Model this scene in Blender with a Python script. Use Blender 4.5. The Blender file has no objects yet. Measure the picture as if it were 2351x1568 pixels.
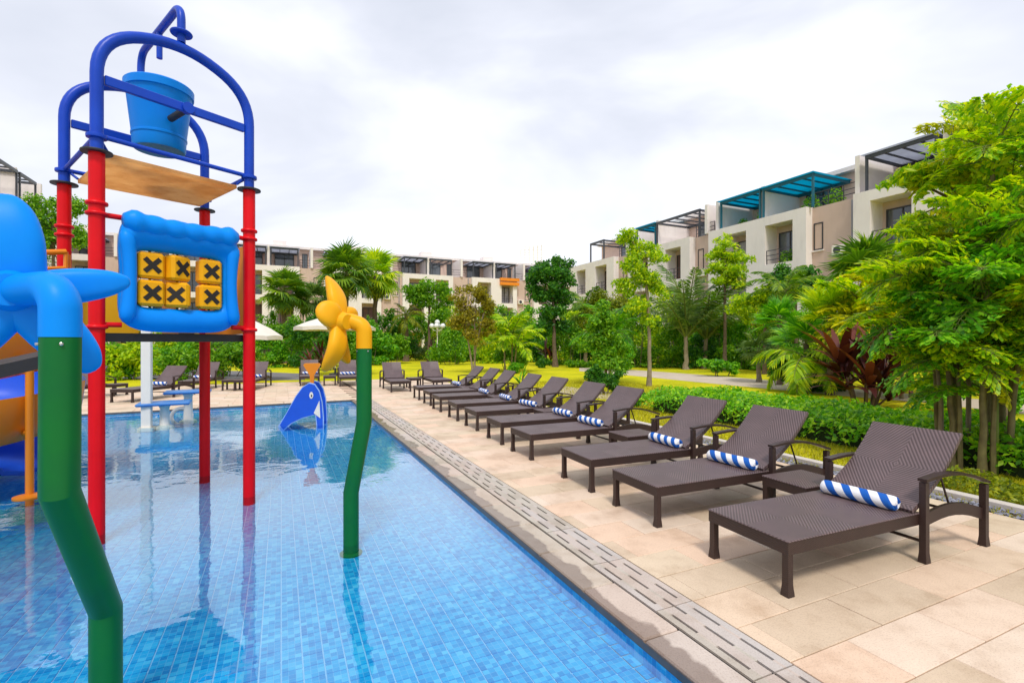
import bpy, math, random
import numpy as np
from mathutils import Vector, Matrix, Quaternion

# ------------------------------------------------------------------ camera, sky, sun, exposure
scene = bpy.context.scene
F, CU, CV, H = 1140.0, 1175.5, 786.0, 1.5        # focal length, centre and eye level in photo pixels (2351 wide); eye height in m
cd = bpy.data.cameras.new("camera")
cam = bpy.data.objects.new("camera", cd)
scene.collection.objects.link(cam)
cam.location = (0, 0, H)
cam.rotation_euler = (math.pi / 2, 0, 0)
cd.sensor_fit = 'HORIZONTAL'
cd.sensor_width = 36.0
cd.lens = 36.0 * F / 2351.0
cd.shift_y = 2.0 / 2351.0
cd.clip_start = 0.05
cd.clip_end = 3000
scene.camera = cam

SUN_EL, SUN_AZ = math.radians(56), math.radians(172)   # azimuth clockwise from +Y
world = bpy.data.worlds.new("World")
scene.world = world
world.use_nodes = True
nt = world.node_tree
nt.nodes.clear()
wo = nt.nodes.new('ShaderNodeOutputWorld')
sky = nt.nodes.new('ShaderNodeTexSky')
sky.sky_type = 'NISHITA'
sky.sun_disc = False
sky.sun_elevation = SUN_EL
sky.sun_rotation = SUN_AZ
sky.air_density = 1.0
sky.dust_density = 2.0
bg1 = nt.nodes.new('ShaderNodeBackground')
bg1.inputs[1].default_value = 0.10
nt.links.new(sky.outputs[0], bg1.inputs[0])
tc = nt.nodes.new('ShaderNodeTexCoord')
mp = nt.nodes.new('ShaderNodeMapping')
mp.inputs['Scale'].default_value = (1.1, 1.1, 2.6)
nt.links.new(tc.outputs['Generated'], mp.inputs[0])
n1 = nt.nodes.new('ShaderNodeTexNoise')
n1.inputs['Scale'].default_value = 1.45
n1.inputs['Detail'].default_value = 5
n1.inputs['Roughness'].default_value = 0.5
n1.inputs['Distortion'].default_value = 0.35
nt.links.new(mp.outputs[0], n1.inputs['Vector'])
cr = nt.nodes.new('ShaderNodeValToRGB')
cr.color_ramp.elements[0].position = 0.33
cr.color_ramp.elements[0].color = (0.42, 0.45, 0.52, 1)
cr.color_ramp.elements[1].position = 0.70
cr.color_ramp.elements[1].color = (0.74, 0.755, 0.785, 1)
e = cr.color_ramp.elements.new(0.52)
e.color = (0.545, 0.565, 0.63, 1)
nt.links.new(n1.outputs[0], cr.inputs[0])
bg2 = nt.nodes.new('ShaderNodeBackground')
bg2.inputs[1].default_value = 1.07
nt.links.new(cr.outputs[0], bg2.inputs[0])
mx = nt.nodes.new('ShaderNodeMixShader')
mx.inputs[0].default_value = 0.93                 # overcast: thin share of clear sky through the cloud
nt.links.new(bg1.outputs[0], mx.inputs[1])
nt.links.new(bg2.outputs[0], mx.inputs[2])
nt.links.new(mx.outputs[0], wo.inputs[0])

sl = bpy.data.lights.new("sun", 'SUN')
sl.energy = 1.5
sl.angle = math.radians(12)
sl.color = (1.0, 0.95, 0.88)
sun = bpy.data.objects.new("sun", sl)
scene.collection.objects.link(sun)
sdir = Vector((math.sin(SUN_AZ) * math.cos(SUN_EL), math.cos(SUN_AZ) * math.cos(SUN_EL), math.sin(SUN_EL)))
sun.rotation_euler = sdir.to_track_quat('Z', 'Y').to_euler()
sun.location = (0, 0, 30)

scene.view_settings.view_transform = 'Standard'
scene.view_settings.look = 'None'
scene.view_settings.exposure = 0.62
scene.view_settings.gamma = 1.0
scene.view_settings.use_curve_mapping = False
scene.render.engine = 'CYCLES'
scene.cycles.use_denoising = True
scene.cycles.max_bounces = 8
scene.cycles.transparent_max_bounces = 16
scene.cycles.caustics_reflective = False
scene.cycles.caustics_refractive = False

# ------------------------------------------------------------------ helpers
col = scene.collection
rnd = random.Random(7)
nrg = np.random.default_rng(11)
PA = math.radians(24.93)                           # the pool frame: local x runs across the deck, local y along the pool
E2 = Vector((math.cos(PA), math.sin(PA), 0))
E1 = Vector((-math.sin(PA), math.cos(PA), 0))
V = Vector

def gp(u, v, z=0.0):                               # photo pixel -> point on the level z
    d = F * (H - z) / (v - CV)
    return V(((u - CU) / F * d, d, z))
def at(u, d, z=0.0):                               # photo column at the distance d
    return V(((u - CU) / F * d, d, z))
def zat(v, d):
    return H + (CV - v) / F * d
def ts(t, s, z=0.0):
    return E2 * t + E1 * s + V((0, 0, z))

def tag(o, label=None, cat=None, group=None, kind=None):
    if label: o['label'] = label
    if cat: o['category'] = cat
    if group: o['group'] = group
    if kind: o['kind'] = kind
    return o
def empty(name, loc=(0, 0, 0), rz=0.0, label=None, cat=None, group=None):
    o = bpy.data.objects.new(name, None)
    o.empty_display_size = 0.2
    col.objects.link(o)
    o.location = loc
    o.rotation_euler = (0, 0, rz)
    return tag(o, label, cat, group)
def link(name, me, parent=None, loc=(0, 0, 0), rot=(0, 0, 0), scale=None):
    o = bpy.data.objects.new(name, me)
    col.objects.link(o)
    if parent: o.parent = parent
    o.location = loc
    o.rotation_euler = rot
    if scale is not None:
        o.scale = (scale, scale, scale) if isinstance(scale, (int, float)) else scale
    return o
def copy_tree(o, parent=None):
    c = o.copy()
    col.objects.link(c)
    if parent: c.parent = parent
    for ch in list(o.children):
        copy_tree(ch, c)
    return c

class MB:
    def __init__(self):
        self.v = []; self.f = []
    def add(self, vs, fs, M=None):
        n = len(self.v)
        if M is not None: vs = [M @ V(p) for p in vs]
        self.v += [tuple(p) for p in vs]
        self.f += [tuple(i + n for i in f) for f in fs]
        return self
    def box(self, x0, x1, y0, y1, z0, z1, M=None, c=0.0):
        if c <= 0:
            vs = [(x, y, z) for z in (z0, z1) for y in (y0, y1) for x in (x0, x1)]
            fs = [(0, 2, 3, 1), (4, 5, 7, 6), (0, 1, 5, 4), (2, 6, 7, 3), (0, 4, 6, 2), (1, 3, 7, 5)]
            return self.add(vs, fs, M)
        # chamfered box: 24 verts
        X = (x0, x1); Y = (y0, y1); Z = (z0, z1)
        vs = []; idx = {}
        for k in range(2):
            for j in range(2):
                for i in range(2):
                    sx, sy, sz = (1, -1)[i] * c, (1, -1)[j] * c, (1, -1)[k] * c
                    for a in range(3):
                        p = [X[i] + sx, Y[j] + sy, Z[k] + sz]
                        p[a] = (X[i], Y[j], Z[k])[a]
                        idx[(i, j, k, a)] = len(vs); vs.append(tuple(p))
        fs = []
        for a in range(3):
            b, d = (a + 1) % 3, (a + 2) % 3
            for s in range(2):
                q = []
                for (p, r) in ((0, 0), (1, 0), (1, 1), (0, 1)):
                    key = [0, 0, 0]; key[a] = s; key[b] = p; key[d] = r
                    q.append(idx[(key[0], key[1], key[2], a)])
                fs.append(tuple(q if s else q[::-1]))
            for p in range(2):
                for r in range(2):
                    k0 = [0, 0, 0]; k1 = [0, 0, 0]
                    k0[a] = 0; k1[a] = 1; k0[b] = k1[b] = p; k0[d] = k1[d] = r
                    q = (idx[(*k0, b)], idx[(*k1, b)], idx[(*k1, d)], idx[(*k0, d)])
                    fs.append(q if p == r else q[::-1])
        for k in range(2):
            for j in range(2):
                for i in range(2):
                    q = (idx[(i, j, k, 0)], idx[(i, j, k, 1)], idx[(i, j, k, 2)])
                    fs.append(q if (i + j + k) % 2 else q[::-1])
        return self.add(vs, fs, M)
    def tube(self, pts, r, n=12, cap=True, M=None, up=None):
        pts = [V(p) for p in pts]
        rs = r if isinstance(r, (list, tuple)) else [r] * len(pts)
        vs = []; prev = None
        for i, p in enumerate(pts):
            if i == 0: t = pts[1] - p
            elif i == len(pts) - 1: t = p - pts[i - 1]
            else: t = (pts[i + 1] - p).normalized() + (p - pts[i - 1]).normalized()
            t.normalize()
            if prev is None:
                a = V((0, 0, 1)) if abs(t.z) < 0.9 else V((1, 0, 0))
                u = t.cross(a).normalized()
            else:
                u = (prev - t * prev.dot(t)).normalized()
            prev = u
            w = t.cross(u)
            k = 1.0
            if 0 < i < len(pts) - 1:
                ca = max(-0.9, min(1, (pts[i + 1] - p).normalized().dot((p - pts[i - 1]).normalized())))
                k = min(1.25, 1 / math.sqrt((1 + ca) / 2))
            for j in range(n):
                a = 2 * math.pi * j / n
                vs.append(p + (u * math.cos(a) + w * math.sin(a)) * rs[i] * (k if k < 1.03 else 1.0))
        fs = []
        for i in range(len(pts) - 1):
            for j in range(n):
                fs.append((i * n + j, i * n + (j + 1) % n, (i + 1) * n + (j + 1) % n, (i + 1) * n + j))
        if cap:
            fs.append(tuple(range(n))[::-1])
            fs.append(tuple((len(pts) - 1) * n + j for j in range(n)))
        return self.add(vs, fs, M)
    def lathe(self, prof, n=24, M=None, closed_top=True, closed_bot=True):
        vs = []; fs = []
        for (r, z) in prof:
            for j in range(n):
                a = 2 * math.pi * j / n
                vs.append((r * math.cos(a), r * math.sin(a), z))
        for i in range(len(prof) - 1):
            for j in range(n):
                fs.append((i * n + j, i * n + (j + 1) % n, (i + 1) * n + (j + 1) % n, (i + 1) * n + j))
        if closed_bot: fs.append(tuple(range(n))[::-1])
        if closed_top: fs.append(tuple((len(prof) - 1) * n + j for j in range(n)))
        return self.add(vs, fs, M)
    def prism(self, poly, y0, y1, M=None):        # poly in x,z ; extruded along y
        n = len(poly)
        vs = [(x, y0, z) for x, z in poly] + [(x, y1, z) for x, z in poly]
        fs = [tuple(range(n)), tuple(range(2 * n - 1, n - 1, -1))]
        for i in range(n):
            j = (i + 1) % n
            fs.append((i, i + n, j + n, j))
        return self.add(vs, fs, M)
    def slab(self, poly, z0, z1, M=None):         # poly in x,y ; extruded along z
        n = len(poly)
        vs = [(x, y, z0) for x, y in poly] + [(x, y, z1) for x, y in poly]
        fs = [tuple(range(n))[::-1], tuple(range(n, 2 * n))]
        for i in range(n):
            j = (i + 1) % n
            fs.append((i, j, j + n, i + n))
        return self.add(vs, fs, M)
    def loft(self, rings, M=None, cap=True, closed=True):
        n = len(rings[0]); vs = [p for r in rings for p in r]; fs = []
        for i in range(len(rings) - 1):
            for j in range(n if closed else n - 1):
                fs.append((i * n + j, i * n + (j + 1) % n, (i + 1) * n + (j + 1) % n, (i + 1) * n + j))
        if cap and closed:
            fs.append(tuple(range(n))[::-1]); fs.append(tuple((len(rings) - 1) * n + j for j in range(n)))
        return self.add(vs, fs, M)
    def mesh(self, name, m=None, smooth=False, angle=None):
        me = bpy.data.meshes.new(name)
        me.from_pydata(self.v, [], self.f)
        if m is not None: me.materials.append(m)
        if smooth:
            me.polygons.foreach_set('use_smooth', [True] * len(me.polygons))
            if angle: me.set_sharp_from_angle(angle=math.radians(angle))
        me.update()
        return me
    def obj(self, name, m, parent=None, loc=(0, 0, 0), rot=(0, 0, 0), smooth=False, angle=40):
        return link(name, self.mesh(name, m, smooth, angle), parent, loc, rot)

def quads_mesh(name, P, m, smooth=False):          # P: (n,4,3) array of quads, one island each
    n = len(P)
    me = bpy.data.meshes.new(name)
    me.vertices.add(n * 4)
    me.vertices.foreach_set('co', np.ascontiguousarray(P.reshape(-1), dtype=np.float32))
    me.loops.add(n * 4)
    me.loops.foreach_set('vertex_index', np.arange(n * 4, dtype=np.int32))
    me.polygons.add(n)
    me.polygons.foreach_set('loop_start', np.arange(0, n * 4, 4, dtype=np.int32))
    me.polygons.foreach_set('loop_total', np.full(n, 4, dtype=np.int32))
    me.update(calc_edges=True)
    me.validate()
    if m: me.materials.append(m)
    return me

def fillet(pts, r, n=6):                            # round the inner corners of a 3-D polyline
    pts = [V(p) for p in pts]; out = [pts[0]]
    for i in range(1, len(pts) - 1):
        a, b, c = pts[i - 1], pts[i], pts[i + 1]
        ra = min(r, (a - b).length * 0.48, (c - b).length * 0.48)
        p, q = b + (a - b).normalized() * ra, b + (c - b).normalized() * ra
        for k in range(n + 1):
            t = k / n
            out.append(p * (1 - t) ** 2 + b * 2 * t * (1 - t) + q * t * t)
    out.append(pts[-1])
    return out

# ------------------------------------------------------------------ materials
MT = {}
def newmat(name):
    m = bpy.data.materials.new(name)
    m.use_nodes = True
    n = m.node_tree
    p = n.nodes['Principled BSDF']
    return m, n, p
def nd(n, t, **kw):
    x = n.nodes.new(t)
    for k, v in kw.items(): setattr(x, k, v)
    return x
def setin(x, **kw):
    for k, v in kw.items(): x.inputs[k.replace('_', ' ')].default_value = v
def mathn(n, op, a, b=None, c=None):
    x = n.nodes.new('ShaderNodeMath'); x.operation = op
    for i, s in enumerate((a, b, c)):
        if s is None: continue
        if isinstance(s, (int, float)): x.inputs[i].default_value = s
        else: n.links.new(s, x.inputs[i])
    return x.outputs[0]
def c4(c): return (c[0], c[1], c[2], 1)
def randout(n):                                    # one random number per object and per loose piece
    oi = nd(n, 'ShaderNodeObjectInfo'); ge = nd(n, 'ShaderNodeNewGeometry')
    return mathn(n, 'FRACT', mathn(n, 'ADD', oi.outputs['Random'], ge.outputs['Random Per Island']))
def ramp(n, fac, stops):
    r = nd(n, 'ShaderNodeValToRGB')
    el = r.color_ramp.elements
    while len(el) > 1: el.remove(el[-1])
    el[0].position = stops[0][0]; el[0].color = c4(stops[0][1])
    for p, c in stops[1:]:
        e = el.new(p); e.color = c4(c)
    n.links.new(fac, r.inputs[0])
    return r.outputs[0]
def mixc(n, fac, a, b, mode='MIX'):
    x = nd(n, 'ShaderNodeMix', data_type='RGBA', blend_type=mode)
    for s, i in ((fac, 0), (a, 6), (b, 7)):
        if isinstance(s, (int, float)): x.inputs[i].default_value = s
        elif isinstance(s, tuple): x.inputs[i].default_value = c4(s)
        else: n.links.new(s, x.inputs[i])
    return x.outputs[2]

def surf(name, c1, c2=None, scale=4.0, rough=0.6, bump=0.0, bscale=60.0, rand=0.0, coat=0.0, metal=0.0, spec=0.5, grime=0.0, world_co=False):
    if name in MT: return MT[name]
    m, n, p = newmat(name)
    c2 = c2 or tuple(x * 0.82 for x in c1)
    t = nd(n, 'ShaderNodeTexCoord')
    g = nd(n, 'ShaderNodeNewGeometry')
    co = g.outputs['Position'] if world_co else t.outputs['Object']
    no = nd(n, 'ShaderNodeTexNoise'); setin(no, Scale=scale, Detail=6.0, Roughness=0.6)
    n.links.new(co, no.inputs['Vector'])
    c = ramp(n, no.outputs[0], [(0.32, c2), (0.68, c1)])
    if rand > 0:
        r = randout(n)
        f = mathn(n, 'MULTIPLY_ADD', r, 2 * rand, 1 - rand)
        hs = nd(n, 'ShaderNodeHueSaturation')
        n.links.new(f, hs.inputs['Value']); n.links.new(c, hs.inputs['Color'])
        c = hs.outputs[0]
    if grime > 0:
        n2 = nd(n, 'ShaderNodeTexNoise'); setin(n2, Scale=0.9, Detail=8.0, Roughness=0.7)
        mp_ = nd(n, 'ShaderNodeMapping'); mp_.inputs['Scale'].default_value = (1.5, 1.5, 0.35)
        n.links.new(g.outputs['Position'], mp_.inputs[0]); n.links.new(mp_.outputs[0], n2.inputs['Vector'])
        f2 = ramp(n, n2.outputs[0], [(0.5, (0, 0, 0)), (0.8, (grime, grime, grime))])
        c = mixc(n, f2, c, tuple(x * 0.45 for x in c1))
    n.links.new(c, p.inputs['Base Color'])
    rr = nd(n, 'ShaderNodeMapRange'); setin(rr, To_Min=max(0.02, rough - 0.1), To_Max=min(1, rough + 0.1))
    n.links.new(no.outputs[0], rr.inputs[0]); n.links.new(rr.outputs[0], p.inputs['Roughness'])
    p.inputs['Metallic'].default_value = metal
    p.inputs['Coat Weight'].default_value = coat
    p.inputs['Coat Roughness'].default_value = 0.12
    p.inputs['Specular IOR Level'].default_value = spec
    if bump > 0:
        nb = nd(n, 'ShaderNodeTexNoise'); setin(nb, Scale=bscale, Detail=4.0)
        n.links.new(co, nb.inputs['Vector'])
        b = nd(n, 'ShaderNodeBump'); setin(b, Strength=bump, Distance=0.01)
        n.links.new(nb.outputs[0], b.inputs['Height']); n.links.new(b.outputs[0], p.inputs['Normal'])
    MT[name] = m
    return m

def leafmat(name, stops, trans=0.42, rough=0.45):
    if name in MT: return MT[name]
    m, n, p = newmat(name)
    r = randout(n)
    k_ = 1.0 if 'red' in name or 'golden' in name or 'fishtail' in name or 'grass' in name else 1.28
    c = ramp(n, r, [(q_, tuple(min(.85, x * k_) for x in cc)) for q_, cc in stops])
    n.links.new(c, p.inputs['Base Color'])
    p.inputs['Roughness'].default_value = rough
    p.inputs['Specular IOR Level'].default_value = 0.35
    tr = nd(n, 'ShaderNodeBsdfTranslucent')
    ct = mixc(n, 1.0, c, (1.3, 1.35, 0.5), 'MULTIPLY')
    n.links.new(ct, tr.inputs[0])
    mxx = nd(n, 'ShaderNodeMixShader'); mxx.inputs[0].default_value = trans
    n.links.new(p.outputs[0], mxx.inputs[1]); n.links.new(tr.outputs[0], mxx.inputs[2])
    n.links.new(mxx.outputs[0], n.nodes['Material Output'].inputs[0])
    MT[name] = m
    return m

# paint and plastic
red = surf('red_painted_steel', (0.80, 0.002, 0.010), (0.66, 0.002, 0.008), 3, 0.38, spec=0.22, grime=0.30)
blue = surf('royal_blue_steel', (0.008, 0.065, 0.55), (0.006, 0.05, 0.46), 3, 0.36, spec=0.25, grime=0.25)
sky_blue = surf('bright_blue_moulded_plastic', (0.001, 0.27, 0.92), (0.001, 0.23, 0.84), 2, 0.4, 0.04, 200, spec=0.14, grime=0.16)
mid_blue = surf('blue_glass_fibre', (0.01, 0.11, 0.72), (0.01, 0.09, 0.6), 2, 0.35)
yellow = surf('yellow_moulded_plastic', (0.86, 0.43, 0.008), (0.84, 0.36, 0.006), 2, 0.42, 0.04, 200, spec=0.2)
orange = surf('orange_plastic', (0.85, 0.27, 0.01), (0.8, 0.24, 0.01), 2, 0.4)
sun_yellow = surf('deep_yellow_plastic', (0.85, 0.50, 0.015), (0.8, 0.45, 0.01), 2, 0.4)
green = surf('green_painted_pipe', (0.002, 0.15, 0.025), (0.002, 0.115, 0.035), 2.5, 0.4, spec=0.22, grime=0.35)
black_rub = surf('black_rubber', (0.012, 0.013, 0.018), (0.02, 0.02, 0.024), 4, 0.55)
ink = surf('black_ink', (0.012, 0.008, 0.006), None, 8, 0.6)
white_pl = surf('white_paint', (0.90, 0.85, 0.75), (0.84, 0.78, 0.68), 3, 0.5)
steel = surf('bolt_steel', (0.55, 0.55, 0.55), None, 6, 0.3, metal=1.0)
dark_metal = surf('dark_grey_metal', (0.055, 0.06, 0.075), (0.04, 0.045, 0.055), 4, 0.45)
parasol_m = surf('cream_parasol_canvas', (0.80, 0.75, 0.66), (0.72, 0.67, 0.58), 2, 0.85, 0.1, 90)
# building surfaces
b_white = surf('white_render', (0.85, 0.79, 0.765), (0.79, 0.72, 0.70), 0.6, 0.85, 0.15, 30, grime=0.28, world_co=True)
b_beige = surf('pink_beige_render', (0.64, 0.48, 0.41), (0.57, 0.42, 0.35), 0.6, 0.85, 0.15, 30, grime=0.3, world_co=True)
b_brown = surf('brown_door_wood', (0.10, 0.05, 0.035), (0.07, 0.035, 0.025), 3, 0.5)
frame_m = surf('dark_window_frame', (0.035, 0.032, 0.035), None, 4, 0.4)
rail_m = surf('dark_rail_steel', (0.05, 0.05, 0.06), None, 4, 0.45)
def glassy(name, c, rough=0.06):
    m, n, p = newmat(name)
    t = nd(n, 'ShaderNodeNewGeometry'); no = nd(n, 'ShaderNodeTexNoise'); setin(no, Scale=0.8, Detail=3.0)
    n.links.new(t.outputs['Position'], no.inputs['Vector'])
    n.links.new(ramp(n, no.outputs[0], [(0.35, tuple(x * 0.5 for x in c)), (0.65, c)]), p.inputs['Base Color'])
    p.inputs['Roughness'].default_value = rough
    p.inputs['Specular IOR Level'].default_value = 0.9
    return m
pane_m = glassy('window_glass', (0.10, 0.12, 0.14))
curtain_m = surf('pale_curtain', (0.42, 0.40, 0.42), (0.25, 0.24, 0.26), 3, 0.7)
def sheetmat(name, c1, c2, tr_, spots=False):
    m, n, p = newmat(name)
    t = nd(n, 'ShaderNodeTexCoord'); no = nd(n, 'ShaderNodeTexNoise'); setin(no, Scale=3.0 if spots else 1.0, Detail=6.0, Roughness=0.65)
    n.links.new(t.outputs['Object'], no.inputs['Vector'])
    c = ramp(n, no.outputs[0], [(0.35, c2), (0.6, c1)])
    n.links.new(c, p.inputs['Base Color']); p.inputs['Roughness'].default_value = 0.4
    tl = nd(n, 'ShaderNodeBsdfTranslucent'); n.links.new(c, tl.inputs[0])
    x = nd(n, 'ShaderNodeMixShader'); x.inputs[0].default_value = tr_
    n.links.new(p.outputs[0], x.inputs[1]); n.links.new(tl.outputs[0], x.inputs[2]); n.links.new(x.outputs[0], n.nodes['Material Output'].inputs[0])
    return m
tan_board = sheetmat('tan_shade_board', (0.92, 0.64, 0.34), (0.72, 0.42, 0.17), 0.8, True)
teal_m = sheetmat('teal_polycarbonate', (0.01, 0.50, 0.64), (0.01, 0.44, 0.58), 0.8)
greyroof_m = sheetmat('grey_polycarbonate', (0.60, 0.62, 0.68), (0.52, 0.54, 0.60), 0.7)
# plants
bark = surf('grey_brown_bark', (0.20, 0.14, 0.09), (0.09, 0.06, 0.04), 9, 0.9, 0.5, 40)
pale_bark = surf('pale_bark', (0.33, 0.27, 0.19), (0.20, 0.15, 0.10), 8, 0.9, 0.4, 40)
cane = surf('ringed_cane', (0.20, 0.17, 0.06), (0.10, 0.075, 0.03), 7, 0.7, 0.3, 30)
stalk_m = surf('leaf_stalk', (0.16, 0.20, 0.03), (0.11, 0.15, 0.02), 6, 0.6)
L_mid = leafmat('mid_green_leaf', [(0, (0.045, 0.16, 0.006)), (0.5, (0.12, 0.30, 0.010)), (1, (0.28, 0.46, 0.015))])
L_dark = leafmat('dark_green_leaf', [(0, (0.014, 0.085, 0.010)), (0.6, (0.045, 0.18, 0.014)), (1, (0.13, 0.31, 0.02))])
L_lime = leafmat('yellow_green_leaf', [(0, (0.11, 0.25, 0.005)), (0.5, (0.31, 0.47, 0.007)), (1, (0.60, 0.64, 0.01))])
L_gold = leafmat('golden_leaf', [(0, (0.30, 0.38, 0.005)), (0.5, (0.64, 0.63, 0.008)), (1, (0.86, 0.76, 0.012))])
L_olive = leafmat('olive_leaf', [(0, (0.08, 0.12, 0.010)), (0.5, (0.18, 0.23, 0.012)), (1, (0.36, 0.38, 0.018))])
L_fresh = leafmat('fresh_green_leaf', [(0, (0.03, 0.15, 0.005)), (0.5, (0.10, 0.33, 0.010)), (1, (0.28, 0.52, 0.018))])
L_palm = leafmat('palm_leaf', [(0, (0.04, 0.12, 0.008)), (0.5, (0.11, 0.23, 0.012)), (1, (0.26, 0.36, 0.018))])
L_sage = leafmat('sage_leaf', [(0, (0.05, 0.11, 0.03)), (0.5, (0.11, 0.19, 0.05)), (1, (0.2, 0.28, 0.08))])
L_fish = leafmat('fishtail_leaf', [(0, (0.12, 0.34, 0.006)), (0.4, (0.36, 0.58, 0.008)), (1, (0.78, 0.80, 0.012))], 0.5)
L_hedge = leafmat('hedge_leaf', [(0, (0.05, 0.20, 0.006)), (0.5, (0.16, 0.42, 0.010)), (1, (0.42, 0.62, 0.02))])
L_red = leafmat('dark_red_leaf', [(0, (0.035, 0.008, 0.008)), (0.6, (0.09, 0.018, 0.014)), (1, (0.24, 0.06, 0.035))], 0.2)

# lawn, path, stone
def lawnmat():
    m, n, p = newmat('sunny_lawn')
    g = nd(n, 'ShaderNodeNewGeometry')
    a = nd(n, 'ShaderNodeTexNoise'); setin(a, Scale=0.45, Detail=5.0, Roughness=0.6)
    b = nd(n, 'ShaderNodeTexNoise'); setin(b, Scale=28.0, Detail=5.0, Roughness=0.7)
    for x in (a, b): n.links.new(g.outputs['Position'], x.inputs['Vector'])
    c1 = ramp(n, a.outputs[0], [(0.28, (0.28, 0.34, 0.010)), (0.45, (0.56, 0.53, 0.012)), (0.7, (0.72, 0.63, 0.016))])
    c2 = ramp(n, b.outputs[0], [(0.3, (0.66, 0.72, 0.6)), (0.6, (1.08, 1.08, 1.0))])
    n.links.new(mixc(n, 1.0, c1, c2, 'MULTIPLY'), p.inputs['Base Color'])
    p.inputs['Roughness'].default_value = 0.95
    p.inputs['Specular IOR Level'].default_value = 0.1
    bu = nd(n, 'ShaderNodeBump'); setin(bu, Strength=0.8, Distance=0.03)
    n.links.new(b.outputs[0], bu.inputs['Height']); n.links.new(bu.outputs[0], p.inputs['Normal'])
    return m
lawn_m = lawnmat()
blade_m = leafmat('grass_blade', [(0, (0.25, 0.26, 0.01)), (0.5, (0.44, 0.40, 0.012)), (1, (0.60, 0.52, 0.02))])
soil_m = surf('garden_soil', (0.12, 0.07, 0.04), (0.07, 0.04, 0.025), 5, 0.95, 0.5, 30, world_co=True)
path_m = surf('pale_path', (0.60, 0.50, 0.40), (0.50, 0.41, 0.32), 1.2, 0.9, 0.2, 80, world_co=True)
asphalt_m = surf('grey_drive', (0.20, 0.19, 0.20), (0.15, 0.145, 0.15), 1.2, 0.9, 0.2, 80, world_co=True)

def stonemat(name, base, spread=0.16, wet=False, speck=0.35):
    m, n, p = newmat(name)
    g = nd(n, 'ShaderNodeNewGeometry')
    r = randout(n)
    tint = ramp(n, r, [(0, (1.0, 0.93, 0.86)), (0.3, (1.03, 1.0, 0.93)), (0.6, (1.06, 0.92, 0.86)), (1, (0.97, 0.95, 0.97))])
    c = mixc(n, 1.0, base, tint, 'MULTIPLY')
    fl = mathn(n, 'MULTIPLY_ADD', r, 2 * spread, 1 - spread)
    hs = nd(n, 'ShaderNodeHueSaturation'); n.links.new(fl, hs.inputs['Value']); n.links.new(c, hs.inputs['Color'])
    c = hs.outputs[0]
    a = nd(n, 'ShaderNodeTexNoise'); setin(a, Scale=3.0, Detail=8.0, Roughness=0.65)
    b = nd(n, 'ShaderNodeTexNoise'); setin(b, Scale=120.0, Detail=3.0, Roughness=0.6)
    for x in (a, b): n.links.new(g.outputs['Position'], x.inputs['Vector'])
    c = mixc(n, 1.0, c, ramp(n, a.outputs[0], [(0.28, (0.74, 0.68, 0.62)), (0.5, (0.97, 0.96, 0.95)), (0.7, (1.05, 1.05, 1.05))]), 'MULTIPLY')
    c = mixc(n, speck, c, ramp(n, b.outputs[0], [(0.33, (0.45, 0.38, 0.34)), (0.5, (1, 1, 1))]), 'MULTIPLY')
    rough = 0.62
    if wet:
        # splash marks along the waterline, with an irregular outline of their own
        mp_ = nd(n, 'ShaderNodeMapping'); mp_.vector_type = 'TEXTURE'; mp_.inputs['Rotation'].default_value = (0, 0, PA)
        n.links.new(g.outputs['Position'], mp_.inputs[0])
        sx = nd(n, 'ShaderNodeSeparateXYZ'); n.links.new(mp_.outputs[0], sx.inputs[0])
        w = nd(n, 'ShaderNodeTexNoise'); setin(w, Scale=2.6, Detail=4.0, Roughness=0.55)
        n.links.new(g.outputs['Position'], w.inputs['Vector'])
        edge = mathn(n, 'MULTIPLY_ADD', w.outputs[0], 0.34, 1.60)
        k = nd(n, 'ShaderNodeMapRange'); setin(k, From_Min=-0.012, From_Max=0.012, To_Min=0.0, To_Max=1.0)
        n.links.new(mathn(n, 'SUBTRACT', edge, sx.outputs[0]), k.inputs[0])
        c = mixc(n, k.outputs[0], c, mixc(n, 1.0, c, (0.50, 0.45, 0.42), 'MULTIPLY'))
        rr = nd(n, 'ShaderNodeMapRange'); setin(rr, To_Min=0.6, To_Max=0.16)
        n.links.new(k.outputs[0], rr.inputs[0]); n.links.new(rr.outputs[0], p.inputs['Roughness'])
    else:
        p.inputs['Roughness'].default_value = rough
    n.links.new(c, p.inputs['Base Color'])
    bu = nd(n, 'ShaderNodeBump'); setin(bu, Strength=0.25, Distance=0.004)
    n.links.new(b.outputs[0], bu.inputs['Height']); n.links.new(bu.outputs[0], p.inputs['Normal'])
    return m
tile_m = stonemat('sandstone_tile', (0.72, 0.60, 0.465), 0.11)
cope_m = stonemat('coping_stone', (0.56, 0.51, 0.45), 0.07, wet=True)
grate_m = stonemat('grate_stone', (0.52, 0.49, 0.45), 0.07)
grout_m = surf('dark_grout', (0.22, 0.15, 0.10), (0.16, 0.11, 0.08), 6, 0.9, world_co=True)
kerb_m = surf('pale_kerb', (0.66, 0.60, 0.54), (0.56, 0.50, 0.45), 3, 0.85, 0.2, 60)
pebble_m = surf('grey_pebble', (0.28, 0.28, 0.33), (0.20, 0.20, 0.25), 6, 0.6, rand=0.45)

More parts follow.
